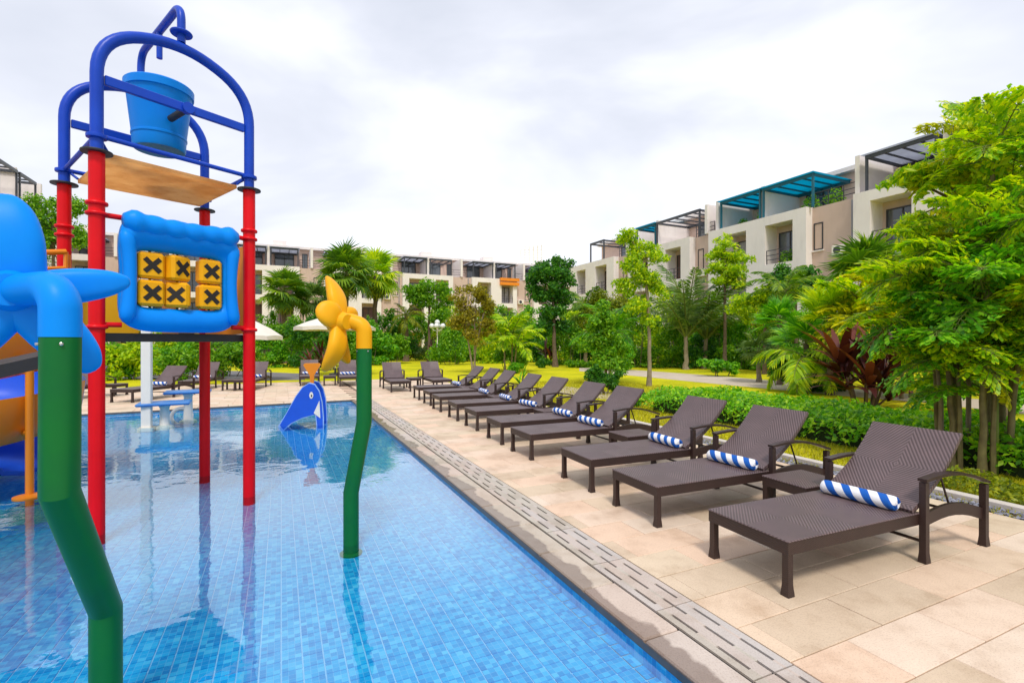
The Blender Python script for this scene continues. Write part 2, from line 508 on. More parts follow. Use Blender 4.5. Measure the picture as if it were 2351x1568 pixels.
def poolmat():
    m, n, p = newmat('blue_mosaic_tile')
    g = nd(n, 'ShaderNodeNewGeometry')
    mp_ = nd(n, 'ShaderNodeMapping'); mp_.vector_type = 'TEXTURE'; mp_.inputs['Rotation'].default_value = (0, 0, PA)
    n.links.new(g.outputs['Position'], mp_.inputs[0])
    def cell(sz):
        a = nd(n, 'ShaderNodeVectorMath', operation='SCALE'); a.inputs['Scale'].default_value = 1 / sz
        n.links.new(mp_.outputs[0], a.inputs[0])
        f = nd(n, 'ShaderNodeVectorMath', operation='FLOOR'); n.links.new(a.outputs[0], f.inputs[0])
        w = nd(n, 'ShaderNodeTexWhiteNoise'); w.noise_dimensions = '3D'; n.links.new(f.outputs[0], w.inputs['Vector'])
        return w.outputs['Value'], a
    r1, _ = cell(0.10)
    r2, av = cell(0.10 / 3)
    k = mathn(n, 'ADD', mathn(n, 'MULTIPLY', r1, 0.18), mathn(n, 'MULTIPLY', r2, 0.82))
    c = ramp(n, k, [(0.05, (0.002, 0.28, 0.68)), (0.4, (0.005, 0.40, 0.81)), (0.7, (0.02, 0.49, 0.88)), (0.95, (0.12, 0.61, 0.93))])
    fr = nd(n, 'ShaderNodeVectorMath', operation='FRACTION'); n.links.new(av.outputs[0], fr.inputs[0])
    sx = nd(n, 'ShaderNodeSeparateXYZ'); n.links.new(fr.outputs[0], sx.inputs[0])
    gx = mathn(n, 'GREATER_THAN', mathn(n, 'ABSOLUTE', mathn(n, 'SUBTRACT', sx.outputs[0], 0.5)), 0.45)
    gy = mathn(n, 'GREATER_THAN', mathn(n, 'ABSOLUTE', mathn(n, 'SUBTRACT', sx.outputs[1], 0.5)), 0.45)
    gm = mathn(n, 'MULTIPLY', mathn(n, 'MAXIMUM', gx, gy), 0.35)
    c = mixc(n, gm, c, (0.30, 0.62, 0.90))
    n.links.new(c, p.inputs['Base Color'])
    p.inputs['Roughness'].default_value = 0.25
    return m
mosaic_m = poolmat()
pgrout_m = surf('pale_pool_grout', (0.40, 0.70, 0.90), (0.32, 0.60, 0.84), 5, 0.8)

def watermat():
    m, n, p = newmat('pool_water')
    n.nodes.remove(p)
    g = nd(n, 'ShaderNodeNewGeometry')
    a = nd(n, 'ShaderNodeTexNoise'); setin(a, Scale=2.2, Detail=2.0, Roughness=0.45, Distortion=0.6)
    b = nd(n, 'ShaderNodeTexNoise'); setin(b, Scale=9.0, Detail=2.0, Roughness=0.5)
    for x in (a, b): n.links.new(g.outputs['Position'], x.inputs['Vector'])
    h = mathn(n, 'ADD', a.outputs[0], mathn(n, 'MULTIPLY', b.outputs[0], 0.22))
    bu = nd(n, 'ShaderNodeBump'); setin(bu, Strength=0.32, Distance=0.012)
    n.links.new(h, bu.inputs['Height'])
    fr = nd(n, 'ShaderNodeFresnel'); fr.inputs['IOR'].default_value = 1.34
    n.links.new(bu.outputs[0], fr.inputs['Normal'])
    gl = nd(n, 'ShaderNodeBsdfGlossy'); gl.inputs['Roughness'].default_value = 0.0
    n.links.new(bu.outputs[0], gl.inputs['Normal'])
    tr = nd(n, 'ShaderNodeBsdfTransparent'); tr.inputs[0].default_value = (0.80, 0.95, 1.0, 1)
    mxx = nd(n, 'ShaderNodeMixShader')
    n.links.new(mathn(n, 'MINIMUM', mathn(n, 'MULTIPLY', fr.outputs[0], 2.8), 0.48), mxx.inputs[0]); n.links.new(tr.outputs[0], mxx.inputs[1]); n.links.new(gl.outputs[0], mxx.inputs[2])
    n.links.new(mxx.outputs[0], n.nodes['Material Output'].inputs[0])
    return m
water_m = watermat()

def wickermat(name, c1, c2, herring=True):
    m, n, p = newmat(name)
    t = nd(n, 'ShaderNodeTexCoord'); s = nd(n, 'ShaderNodeSeparateXYZ'); n.links.new(t.outputs['Object'], s.inputs[0])
    x, y, z = s.outputs
    if herring:
        B = 0.31
        par = mathn(n, 'MODULO', mathn(n, 'ADD', mathn(n, 'FLOOR', mathn(n, 'DIVIDE', mathn(n, 'ADD', x, 9.0), B)),
                                        mathn(n, 'FLOOR', mathn(n, 'DIVIDE', mathn(n, 'ADD', y, 9.0), B))), 2.0)
        sg = mathn(n, 'MULTIPLY_ADD', par, 2.0, -1.0)
        k = mathn(n, 'MULTIPLY', mathn(n, 'MULTIPLY_ADD', sg, y, x), 2 * math.pi / 0.026)
        w = mathn(n, 'MULTIPLY_ADD', mathn(n, 'SINE', k), 0.5, 0.5)
    else:
        kx = mathn(n, 'SINE', mathn(n, 'MULTIPLY', mathn(n, 'ADD', x, y), 2 * math.pi / 0.016))
        kz = mathn(n, 'SINE', mathn(n, 'MULTIPLY', z, 2 * math.pi / 0.011))
        w = mathn(n, 'MULTIPLY_ADD', mathn(n, 'MULTIPLY', kx, kz), 0.5, 0.5)
    no = nd(n, 'ShaderNodeTexNoise'); setin(no, Scale=5.0, Detail=4.0)
    n.links.new(t.outputs['Object'], no.inputs['Vector'])
    cc = mixc(n, w, c2, c1)
    cc = mixc(n, 1.0, cc, ramp(n, no.outputs[0], [(0.3, (0.85, 0.85, 0.85)), (0.7, (1.08, 1.05, 1.05))]), 'MULTIPLY')
    n.links.new(cc, p.inputs['Base Color'])
    p.inputs['Roughness'].default_value = 0.42
    bu = nd(n, 'ShaderNodeBump'); setin(bu, Strength=0.55, Distance=0.004)
    n.links.new(w, bu.inputs['Height']); n.links.new(bu.outputs[0], p.inputs['Normal'])
    return m
wick_seat = wickermat('herringbone_wicker', (0.175, 0.122, 0.124), (0.072, 0.046, 0.045))
wick_dark = wickermat('dark_wicker', (0.050, 0.024, 0.019), (0.020, 0.009, 0.007), False)
lounge_metal = surf('brown_powder_coat', (0.040, 0.020, 0.016), (0.03, 0.015, 0.012), 5, 0.4)

def towelmat():
    m, n, p = newmat('striped_towel')
    t = nd(n, 'ShaderNodeTexCoord'); s = nd(n, 'ShaderNodeSeparateXYZ'); n.links.new(t.outputs['Object'], s.inputs[0])
    ang = mathn(n, 'ARCTAN2', s.outputs[2], s.outputs[0])
    k = mathn(n, 'ADD', mathn(n, 'MULTIPLY', s.outputs[1], 2 * math.pi / 0.125), mathn(n, 'MULTIPLY', ang, 2.0))
    w = mathn(n, 'GREATER_THAN', mathn(n, 'SINE', k), 0.05)
    n.links.new(mixc(n, w, (0.82, 0.83, 0.86), (0.02, 0.12, 0.48)), p.inputs['Base Color'])
    p.inputs['Roughness'].default_value = 0.95
    p.inputs['Specular IOR Level'].default_value = 0.1
    no = nd(n, 'ShaderNodeTexNoise'); setin(no, Scale=160.0, Detail=3.0); n.links.new(t.outputs['Object'], no.inputs['Vector'])
    bu = nd(n, 'ShaderNodeBump'); setin(bu, Strength=0.6, Distance=0.006); n.links.new(no.outputs[0], bu.inputs['Height'])
    n.links.new(bu.outputs[0], p.inputs['Normal'])
    return m
towel_m = towelmat()

# ------------------------------------------------------------------ ground, pool, deck
T_EDGE, S_NEAR, S_FAR, T_LEFT, S_FARL = 1.66, 1.15, 13.62, -14.0, 12.62
T_DECK, S_DECK = 5.68, 20.6
WATER, FLOOR = -0.05, -0.13
def far_edge(t): return S_FAR + (S_FARL - S_FAR) * (t - T_EDGE) / (T_LEFT - T_EDGE)

pq = [(T_EDGE, S_NEAR), (T_EDGE, S_FAR), (T_LEFT, S_FARL), (T_LEFT, S_NEAR)]
oq = [(900, -900), (900, 900), (-900, 900), (-900, -900)]
b = MB()
pq0 = [(T_EDGE + .02, S_NEAR - .02), (T_EDGE + .02, S_FAR + .02), (T_LEFT - .02, S_FARL + .02), (T_LEFT - .02, S_NEAR - .02)]
for i in range(4):
    j = (i + 1) % 4
    b.add([(*oq[i], -.035), (*oq[j], -.035), (*pq0[j], -.035), (*pq0[i], -.035)], [(0, 1, 2, 3)])
lawn = b.obj('lawn', lawn_m, None, rot=(0, 0, PA))
tag(lawn, 'yellow-green lawn spreading round the pool deck to the houses', 'lawn', kind='structure')

b = MB()
for i in range(4):
    j = (i + 1) % 4
    b.add([(*pq[i], -.053), (*pq[j], -.053), (*pq[j], FLOOR - .02), (*pq[i], FLOOR - .02)], [(0, 1, 2, 3)])
pw = b.obj('pool_wall', mosaic_m, None, rot=(0, 0, PA))
tag(pw, 'blue mosaic side walls of the swimming pool', 'pool wall', kind='structure')
b = MB()
for i in range(4):
    j = (i + 1) % 4
    b.add([(*pq[i], -.012), (*pq[j], -.012), (*pq[j], -.053), (*pq[i], -.053)], [(0, 1, 2, 3)])
o = b.obj('pool_rim', surf('wet_rim_stone', (.13, .12, .115), (.08, .075, .075), 5, .35, world_co=True), None, rot=(0, 0, PA))
tag(o, 'dark wet stone rim just above the pool waterline', 'pool rim', kind='structure')
b = MB(); b.add([(*p, FLOOR - .006) for p in pq], [(0, 1, 2, 3)])
pf = b.obj('pool_floor', pgrout_m, None, rot=(0, 0, PA))
tag(pf, 'blue mosaic floor of the shallow pool seen through water', 'pool floor', kind='structure')
# floor tiles: the 300 that show largest are parts, the others one part
TS = 0.10
cells = []
for i in range(int(T_LEFT / TS), int(T_EDGE / TS) + 1):
    for j in range(int(S_NEAR / TS), int(S_FAR / TS) + 1):
        t0, s0 = i * TS, j * TS
        if t0 < T_LEFT + .02 or t0 + TS > T_EDGE or s0 < S_NEAR or s0 + TS > far_edge(t0) - .02: continue
        w = ts(t0 + TS / 2, s0 + TS / 2)
        u = CU + F * w.x / max(w.y, .01); vv = CV + F * (H - FLOOR) / max(w.y, .01)
        seen = w.y > .3 and 0 < u < 2351 and vv < 1568
        cells.append((0 if seen else 1, w.length, t0, s0))
cells.sort()
g_ = 0.004
b = MB()
h_ = TS / 2 - g_
b.add([(-h_, -h_, 0), (h_, -h_, 0), (h_, h_, 0), (-h_, h_, 0), (-h_, -h_, -.006), (h_, -h_, -.006), (h_, h_, -.006), (-h_, h_, -.006)],
      [(0, 1, 2, 3), (4, 5, 1, 0), (5, 6, 2, 1), (6, 7, 3, 2), (7, 4, 0, 3)])
ptile = b.mesh('pool_tile', mosaic_m)
for c in cells[:300]:
    link('pool_tile', ptile, pf, (c[2] + TS / 2, c[3] + TS / 2, FLOOR))
base = np.array([v for v in b.v], dtype=np.float32)
rest = np.array([[c[2] + TS / 2, c[3] + TS / 2, FLOOR] for c in cells[300:]], dtype=np.float32)
fidx = np.array(b.f)
P = (rest[:, None, None, :] + base[fidx][None, :, :, :]).reshape(-1, 4, 3)
t_e = math.floor(T_EDGE / TS) * TS
strip = [[(t_e + g_, j * TS + g_, FLOOR), (T_EDGE - .001, j * TS + g_, FLOOR), (T_EDGE - .001, (j + 1) * TS - g_, FLOOR), (t_e + g_, (j + 1) * TS - g_, FLOOR)] for j in range(int(S_NEAR / TS) + 1, int(S_FAR / TS))]
P = np.concatenate([P, np.array(strip, dtype=np.float32)])
o = link('pool_tiling', quads_mesh('pool_tiling', P, mosaic_m), pf); o['kind'] = 'stuff'

nx, ny = 2, 2
b = MB(); b.add([(p[0], p[1], WATER) for p in pq], [(0, 1, 2, 3)])
wt = b.obj('water', water_m, None, rot=(0, 0, PA))
tag(wt, 'clear rippled blue pool water reflecting the pale sky', 'water', kind='structure')

# deck bed
b = MB()
def q(pts, z): b.add([(*p, z) for p in pts], [(0, 1, 2, 3)])
zb = -.014
q([(T_EDGE, -7), (T_DECK, -7), (T_DECK, S_DECK), (T_EDGE, S_DECK)], zb)
q([(T_LEFT, S_FARL), (T_EDGE, S_FAR), (T_EDGE, S_DECK), (T_LEFT, S_DECK)], zb)
q([(T_LEFT, -7), (T_EDGE, -7), (T_EDGE, S_NEAR), (T_LEFT, S_NEAR)], zb)
q([(-19, -7), (T_LEFT, -7), (T_LEFT, S_DECK), (-19, S_DECK)], zb)
deck = b.obj('pool_deck', grout_m, None, rot=(0, 0, PA))
tag(deck, 'pale sandstone paved terrace round the swimming pool', 'terrace', kind='structure')

# paving tiles
RW, TL, GAP = 0.306, 0.63, 0.0055
unit = MB()
cz = .0025
def tile_geo(tl, rw):
    m_ = MB(); a, c = tl / 2 - GAP / 2, rw / 2 - GAP / 2
    e = .003
    m_.add([(-a + e, -c + e, 0), (a - e, -c + e, 0), (a - e, c - e, 0), (-a + e, c - e, 0),
            (-a, -c, -e), (a, -c, -e), (a, c, -e), (-a, c, -e), (-a, -c, -.0135), (a, -c, -.0135), (a, c, -.0135), (-a, c, -.0135)],
           [(0, 1, 2, 3)] + [(4 + i, 4 + (i + 1) % 4, (i + 1) % 4, i) for i in range(4)] + [(8 + i, 8 + (i + 1) % 4, 4 + (i + 1) % 4, 4 + i) for i in range(4)])
    return m_
full = tile_geo(TL, RW).mesh('deck_tile', tile_m)
T0 = 2.172
tiles = []
for i in range(int(-7 / RW), int(S_DECK / RW)):
    s0 = i * RW + .034
    off = (0.10 if i % 2 else 0.415)
    t = T0 - TL + off
    while t < T_DECK:
        a, c = max(t, T0), min(t + TL, T_DECK)
        if c - a > .06: tiles.append((a, c, s0, s0 + RW))
        t += TL
far_tiles = []
for i in range(int((S_FARL + .3) / RW), int(S_DECK / RW)):
    s0 = i * RW + .034
    t = T0 - (0.10 if i % 2 else 0.415)
    while t > -19:
        a, c = t - TL, t
        lo = max(s0, (far_edge((a + c) / 2) + .31) if a > T_LEFT - .3 else 0)
        if s0 + RW - lo > .04:
            far_tiles.append((a, c, lo, s0 + RW))
        t -= TL
for i in range(int(-7 / RW), int((S_NEAR - .3) / RW)):
    s0 = i * RW + .034
    t = T0 - (0.10 if i % 2 else 0.415)
    while t > -6:
        far_tiles.append((t - TL, t, s0, min(s0 + RW, S_NEAR - .3))); t -= TL
def seen_rank(tt):
    w = ts((tt[0] + tt[1]) / 2, (tt[2] + tt[3]) / 2)
    if w.y < .5: return 99
    u = CU + F * w.x / w.y; vv = CV + F * H / w.y
    return (0 if -80 < u < 2430 and vv < 1650 else 50) + w.length
tiles.sort(key=seen_rank)
for (a, c, s0, s1) in tiles[:298]:
    dz = rnd.uniform(-.0012, .0006)
    link('deck_tile', full, deck, ((a + c) / 2, (s0 + s1) / 2, dz), (0, 0, rnd.uniform(-.002, .002)), ((c - a) / TL, 1, 1))
gf = MB()
for (a, c, s0, s1) in tiles[298:] + far_tiles:
    m_ = tile_geo(c - a, s1 - s0)
    gf.add(m_.v, m_.f, Matrix.Translation(((a + c) / 2, (s0 + s1) / 2, rnd.uniform(-.0012, .0006))))
o = gf.obj('paving', tile_m, deck); o['kind'] = 'stuff'

# coping stones along the water
def stone_box(L, W):
    m_ = MB(); m_.box(-W / 2 + .003, W / 2 - .003, -L / 2 + .004, L / 2 - .004, -.05, 0, c=.008); return m_
cs = stone_box(.56, .232).mesh('coping_stone', cope_m)
s = S_NEAR - 1.4
while s < S_FAR - .3:
    link('coping_stone', cs, deck, (T_EDGE + .116, s + .28, rnd.uniform(-.002, .002)), (0, 0, rnd.uniform(-.003, .003)))
    s += .56
cs2 = stone_box(.6, .30).mesh('coping_stone', tile_m)
ang = math.atan2(S_FARL - S_FAR, T_LEFT - T_EDGE)
t = T_EDGE + .2
fa = math.atan2(far_edge(0) - far_edge(1), -1) - math.pi
while t > T_LEFT:
    link('coping_stone', cs2, deck, (t - .3, far_edge(t - .3) + .148, .004), (0, 0, math.pi / 2 + math.atan((S_FAR - S_FARL) / (T_EDGE - T_LEFT))))
    t -= .601
t = T_EDGE
while t > -5:
    link('coping_stone', cs2, deck, (t - .3, S_NEAR - .15, 0), (0, 0, math.pi / 2)); t -= .601

# slotted stone drain
GL, GT0, GT1 = 0.632, 1.899, 2.167
chan = MB(); chan.add([(GT0 - .005, -6, -.0125), (GT1 + .005, -6, -.0125), (GT1 + .005, S_FAR + .1, -.0125), (GT0 - .005, S_FAR + .1, -.0125)], [(0, 1, 2, 3)])
dr = empty('slotted_drain', (0, 0, 0), PA, 'grey stone overflow drain with rows of slots along the pool edge', 'drain')
chan.obj('drain_channel', black_rub, dr)
gm = MB()
W = GT1 - GT0
rows = [0, .046, .063, .125, .142, .204, .221, W]
hl = GL / 2 - .004
def seg(y0, y1, x0, x1): gm.box(x0, x1, y0, y1, -.012, 0)
for k in range(len(rows) - 1):
    x0, x1 = rows[k] + (.004 if k == 0 else 0), rows[k + 1] - (.004 if k == len(rows) - 2 else 0)
    if k % 2 == 0: seg(-hl, hl, x0, x1)
    else:
        if k == 3: cuts = [(-hl, -hl + .085), (-.095, .095), (hl - .085, hl)]; cuts = [(-.095, .095), (-hl, -hl + .09), (hl - .09, hl)]
        else: cuts = [(-.158 - .095, -.158 + .095), (.158 - .095, .158 + .095)]
        cuts.sort(); y = -hl
        for (c0, c1) in cuts:
            if c0 - y > .002: seg(y, c0, x0, x1)
            y = c1
        if hl - y > .002: seg(y, hl, x0, x1)
gmesh = gm.mesh('grate_panel', grate_m)
s = 2.177 - 6 * GL
while s < S_FAR - .1:
    link('grate_panel', gmesh, dr, (GT0, s + GL / 2, rnd.uniform(-.001, .001)))
    s += GL

# planted border beside the loungers: pebble strip, kerb, soil
bd = MB(); bd.add([(T_DECK, -7, -.02), (5.94, -7, -.02), (5.94, 8.2, -.02), (T_DECK, 8.2, -.02)], [(0, 1, 2, 3)])
o = bd.obj('pebble_bed', soil_m, None, rot=(0, 0, PA)); tag(o, 'shallow bed under the grey pebbles beside the terrace', 'pebble bed', kind='structure')
ico = bpy.data.meshes.new('tmp')
import bmesh
bm = bmesh.new(); bmesh.ops.create_icosphere(bm, subdivisions=1, radius=1.0)
iv = np.array([v.co[:] for v in bm.verts]); jf = [[v.index for v in f.verts] for f in bm.faces]; bm.free()
pb = MB()
for k in range(2300):
    r = rnd.uniform(.010, .022)
    M = Matrix.Translation((rnd.uniform(T_DECK + .02, 5.93), rnd.uniform(-1, 8.1), -.016 + rnd.uniform(0, .012))) @ Matrix.Rotation(rnd.uniform(0, 3), 4, 'Z') @ Matrix.Diagonal((r * 1.3, r, r * .6, 1))
    pb.add([tuple(x) for x in iv], jf, M)
o = pb.obj('pebbles', pebble_m, None, rot=(0, 0, PA), smooth=True)
tag(o, 'grey pebbles filling the strip between terrace and pale kerb', 'pebbles', kind='stuff')
kr = empty('garden_kerb', (0, 0, 0), PA, 'low pale stone kerb between pebble strip and ground cover', 'kerb')
km = MB(); km.box(-.055, .055, -.447, .447, -.035, .035, c=.006)
kmesh = km.mesh('kerb_stone', kerb_m)
for k in range(17):
    link('kerb_stone', kmesh, kr, (6.00, -6.8 + .9 * k, 0))

# paths on the lawn
def sheet(name, pix, z, m, label, cat):
    b = MB(); pts = [gp(u, v, z) for u, v in pix]
    b.add(pts, [tuple(range(len(pts)))])
    o = b.obj(name, m)
    if o.data.polygons[0].normal.z < 0: o.data.flip_normals()
    return tag(o, label, cat, kind='structure')
sheet('garden_path', [(1330, 842), (1480, 851), (1620, 861), (1780, 874), (1930, 890), (2130, 908), (2500, 935), (2700, 960), (2400, 956), (2130, 925), (1920, 907), (1760, 892), (1600, 877), (1470, 864), (1330, 852)],
      -.031, path_m, 'pale path winding over the lawn behind the hedge', 'path')
sheet('garden_drive', [(-300, 838), (300, 846), (560, 852), (700, 858), (700, 872), (560, 874), (200, 868), (-300, 860)], -.031, asphalt_m,
      'grey path beyond the loungers at the end of the pool', 'path')
sheet('stepping_path', [(1200, 893), (1290, 886), (1400, 900), (1500, 915), (1470, 925), (1300, 907)], -.029, path_m, 'short pale path crossing the lawn behind the lounger row', 'path')

# ------------------------------------------------------------------ buildings
def window(parent, xa, xb, za, zb_, y, mull=2, pm=None, fw=.07, dep=.10):
    fr = MB()
    fr.box(xa, xb, y, y + dep, za, za + fw); fr.box(xa, xb, y, y + dep, zb_ - fw, zb_)
    fr.box(xa, xa + fw, y + .002, y + dep - .002, za + fw, zb_ - fw); fr.box(xb - fw, xb, y + .002, y + dep - .002, za + fw, zb_ - fw)
    w = (xb - xa)
    for k in range(1, mull):
        xm = xa + w * k / mull
        fr.box(xm - fw / 2, xm + fw / 2, y + .002, y + dep - .002, za + fw, zb_ - fw)
    o = fr.obj('window', frame_m, parent)
    for k in range(mull):
        p0 = xa + w * k / mull + fw / 2; p1 = xa + w * (k + 1) / mull - fw / 2
        pn = MB(); pn.box(p0, p1, y + .05, y + dep - .01, za + fw * .7, zb_ - fw * .7)
        pn.obj('pane', pm or pane_m, o)
    return o
def railing(parent, xa, xb, z0, y, n=None):
    r = MB()
    for zz in (z0 + .95, z0 + .62, z0 + .32): r.box(xa, xb, y - .02, y + .02, zz - .02, zz + .02)
    n = n or max(2, int((xb - xa) / .9))
    for k in range(n + 1):
        x = xa + .02 + (xb - xa - .04) * k / n
        r.box(x - .02, x + .02, y - .021, y + .021, z0, z0 + .97)
    return r.obj('railing', rail_m, parent)
def pergola(parent, xa, xb, kind, z0=10.0, y0=-.35, y1=3.4, zt=12.15):
    f = MB()
    for x in (xa + .06, xb - .06):
        f.box(x - .06, x + .06, y0, y0 + .12, z0, zt)
        f.box(x - .05, x + .05, y0 + .12, y1, zt - .18, zt - .02)
    f.box(xa, xb, y0 - .01, y0 + .13, zt - .2, zt)
    f.box(xa, xb, y1 - .1, y1, zt - .2, zt)
    n = max(2, int((xb - xa) / .85))
    for k in range(1, n):
        x = xa + (xb - xa) * k / n
        f.box(x - .03, x + .03, y0 + .13, y1 - .1, zt - .14, zt - .04)
    pm_ = {'teal': surf('teal_frame_paint', (0.01, 0.13, 0.19)), 'grey': dark_metal, 'open': dark_metal}[kind]
    o = f.obj('pergola', pm_, parent)
    if kind != 'open':
        s_ = MB(); s_.box(xa - .12, xb + .12, y0 - .2, y1, zt + .003, zt + .03)
        s_.obj('roof_panel', teal_m if kind == 'teal' else greyroof_m, o)
    return o
def box_plant(parent, x, y, z, s=.7, m=None):
    c = leaf_cloud([((x, y, z + .35 * s), (.5 * s, .4 * s, .55 * s))], int(260 * s + 80), .16, rng=nrg)
    return link('balcony_plant', quads_mesh('balcony_plant', c, m or L_mid), parent)

def lumpy(clumps, rg=None, k=6):
    rg = rg or random.Random(int(abs(clumps[0][0][0]) * 1000) + len(clumps))
    out = []
    for (c, r) in clumps:
        out.append((c, (r[0] * .62, r[1] * .62, r[2] * .62)))
        for _ in range(k):
            d = V((rg.gauss(0, 1), rg.gauss(0, 1), rg.gauss(0, 1))).normalized(); f = rg.uniform(.4, .92); q = rg.uniform(.30, .56)
            out.append(((c[0] + d.x * r[0] * f, c[1] + d.y * r[1] * f, c[2] + d.z * r[2] * f), (r[0] * q, r[1] * q, r[2] * q * rg.uniform(.75, 1.1))))
    return out
def leaf_cloud(clumps, n, L, w=0.5, rng=nrg, shell=0.45, up=0.35, droop=0.0):
    vol = np.array([c[1][0] * c[1][1] * c[1][2] for c in clumps]) ** 0.75
    cnt = np.maximum(8, (n * vol / vol.sum()).astype(int))
    out = []
    for (c, r), k in zip(clumps, cnt):
        d = rng.normal(size=(k, 3)); d /= np.linalg.norm(d, axis=1)[:, None]
        rad = shell + (1 - shell) * rng.random(k) ** 0.6
        rad *= 1 + 0.18 * np.sin(d[:, 0] * 5 + c[0] * 7) * np.cos(d[:, 2] * 4 + c[1] * 5)
        rad *= np.where(rng.random(k) < .22, 1 + .30 * rng.random(k), 1)
        pos = np.array(c) + d * rad[:, None] * np.array(r)
        nn = d * 0.6 + rng.normal(size=(k, 3)) * 0.6 + np.array([0, 0, up]); nn /= np.linalg.norm(nn, axis=1)[:, None]
        tt = rng.normal(size=(k, 3)) + d * 0.5 - np.array([0, 0, droop]); tt -= nn * (tt * nn).sum(1)[:, None]; tt /= np.linalg.norm(tt, axis=1)[:, None]
        bb = np.cross(nn, tt)
        l = L * (0.65 + 0.7 * rng.random(k))[:, None]
        out.append(np.stack([pos - tt * l * .5, pos + bb * l * w * .5 - tt * l * .05, pos + tt * l * .5 - nn * l * .12, pos - bb * l * w * .5 - tt * l * .05], axis=1))
    return np.concatenate(out)

def building(name, label, loc, rz, x0, x1, segs, pergolas, fins, tops, plants=(), group=None, ground=True):
    B = empty(name, loc, rz, label, 'building', group)
    w = MB(); w.box(x0, x1, .6, 10, -.03, 9.9); w.box(x0 + .1, x1 - .1, 3.5, 9.9, 9.9, 12.7)
    w.obj('wall', b_beige, B)
    rf = MB(); rf.box(x0 - .1, x1 + .1, 3.0, 10.3, 12.7, 12.98); rf.box(x0, x1, .62, 3.5, 9.9, 9.96)
    for k in range(int((x1 - x0) / 9)):
        xx = x0 + 4 + 9 * k; rf.box(xx, xx + 1.5, 4, 5.5, 12.98, 13.7)
    rf.obj('roof', b_white, B)
    for sg in segs:
        if sg[0] == 'P':
            _, xa, xb, ops = sg
            pf_ = MB()
            for (za, zb_) in ((3.0, 3.45), (6.2, 6.78), (9.45, 10.05)): pf_.box(xa, xb, -.6, .62, za, zb_)
            for (za, zb_) in ((3.45, 6.2), (6.78, 9.45)):
                x = xa
                for (oa, ob) in ops:
                    pf_.box(x, oa, -.6, .62, za, zb_); x = ob
                pf_.box(x, xb, -.6, .62, za, zb_)
            pf_.obj('portal_frame', b_white, B)
            for (oa, ob) in ops:
                for (za, zb_) in ((3.45, 6.2), (6.78, 9.45)):
                    window(B, oa + .25, ob - .12, za + .05, zb_ - .45, .46, 2, rnd.choice((curtain_m, pane_m, pane_m, surf('brown_curtain', (.16, .09, .07), (.10, .055, .045), 3, .8))))
                    railing(B, oa, ob, za, -.45)
        else:
            _, xa, xb, wx = sg
            bb_ = MB(); bb_.box(xa + .003, xb - .003, .0, .63, 3.0, 10.0); bb_.obj('bay', b_beige, B)
            for za in (4.0, 7.3):
                if wx is not None: window(B, wx - .3, wx + .3, za, za + 1.7, -.03, 1)
                sl_ = MB(); sl_.box((wx or (xa + xb) / 2) - .36, (wx or (xa + xb) / 2) + .36, -.1, .0, za - .1, za - .02)
                if wx is not None: sl_.obj('sill', b_white, B)
            railing(B, xa, xb, 10.0, .1)
            for za in (3.35, 6.75):
                ac = MB(); xc = xa + .75 if (wx is None or wx > (xa + xb) / 2) else xb - 1.0
                ac.box(xc - .4, xc + .4, -.36, -.02, za, za + .58, c=.02); ac = ac.obj('air_conditioner', white_pl, B)
                MB().lathe([(.22, 0), (.22, .012)], 16, M=Matrix.Translation((xc - .08, -.362, za + .29)) @ Matrix.Rotation(math.pi / 2, 4, 'X')).obj('fan_grille', dark_metal, ac)
            dp = MB(); dp.tube([(xb - .35, -.07, 3.0), (xb - .35, -.07, 9.9)], .06, 8); dp.obj('downpipe', greyroof_m, B)
    if ground:
        sl_ = MB(); sl_.box(x0 + .05, x1 - .05, -1.7, .61, 2.72, 2.985); sl_.obj('porch_roof', b_beige, B)
        x = x0 + 1.0
        while x < x1:
            cm = MB(); cm.box(x - .16, x + .16, -1.55, -1.23, -.03, 2.72); cm.obj('porch_column', b_white, B); x += 3.9
        x = x0 + 1.6
        while x < x1 - 2.6:
            window(B, x, x + 2.4, .02, 2.45, .5, 3); x += 3.9
    for (xa, xb, kd) in pergolas: pergola(B, xa, xb, kd)
    for xf in fins:
        fm = MB(); fm.box(xf - .13, xf + .13, -.2, 3.52, 10.06, 12.35); fm.obj('party_wall', b_white, B)
    for (xa, xb) in tops: window(B, xa, xb, 10.05, 12.2, 3.4, max(2, int((xb - xa) / 1.0)))
    for (x, y, z, s_) in plants: box_plant(B, x, y, z, s_)
    return B

# block along the garden: local x runs back towards the camera (x = -s)
TB = 30.6
k1 = TB / 30.2
def sx(*a): return [-v * k1 for v in a]
segs = []; perg = []; fins = []; tops = []
def P(a, b_, ops): segs.append(('P', -b_ * k1, -a * k1, [(-d * k1, -c * k1) for c, d in sorted(ops, reverse=True)]))
def Bv(a, b_, w): segs.append(('B', -b_ * k1, -a * k1, None if w is None else -w * k1))
P(-11, -3, [(-9.9, -8), (-6, -4)]); Bv(-3, -.4, -1.2)
P(-.4, 7.2, [(.6, 2.6), (4.3, 6.3)]); Bv(7.2, 9.6, 8.8)
P(9.6, 17.5, [(10.6, 12.6), (14.6, 16.6)]); Bv(17.5, 20.3, 19.9)
P(20.3, 28.1, [(21.2, 23.2), (24.7, 26.5)]); Bv(28.1, 30, 29.4)
P(30, 37.8, [(31.0, 32.8), (35, 36.9)]); Bv(37.8, 40, 39)
P(40, 48, [(41.2, 43.2), (45, 46.8)])
for a, c, kd in ((13.6, 17.0, 'grey'), (7.4, 13.1, 'grey'), (20.0, 23.6, 'teal'), (23.75, 27.2, 'teal'), (29.2, 34.2, 'open'), (34.3, 36.9, 'teal'), (42, 44.5, 'open'), (0, 5, 'grey')):
    perg.append((-c * k1, -a * k1, kd))
fins = sx(17.5, 23.68, 27.6, 28.7, 34.25, 38.5, 13.3, 7.0)
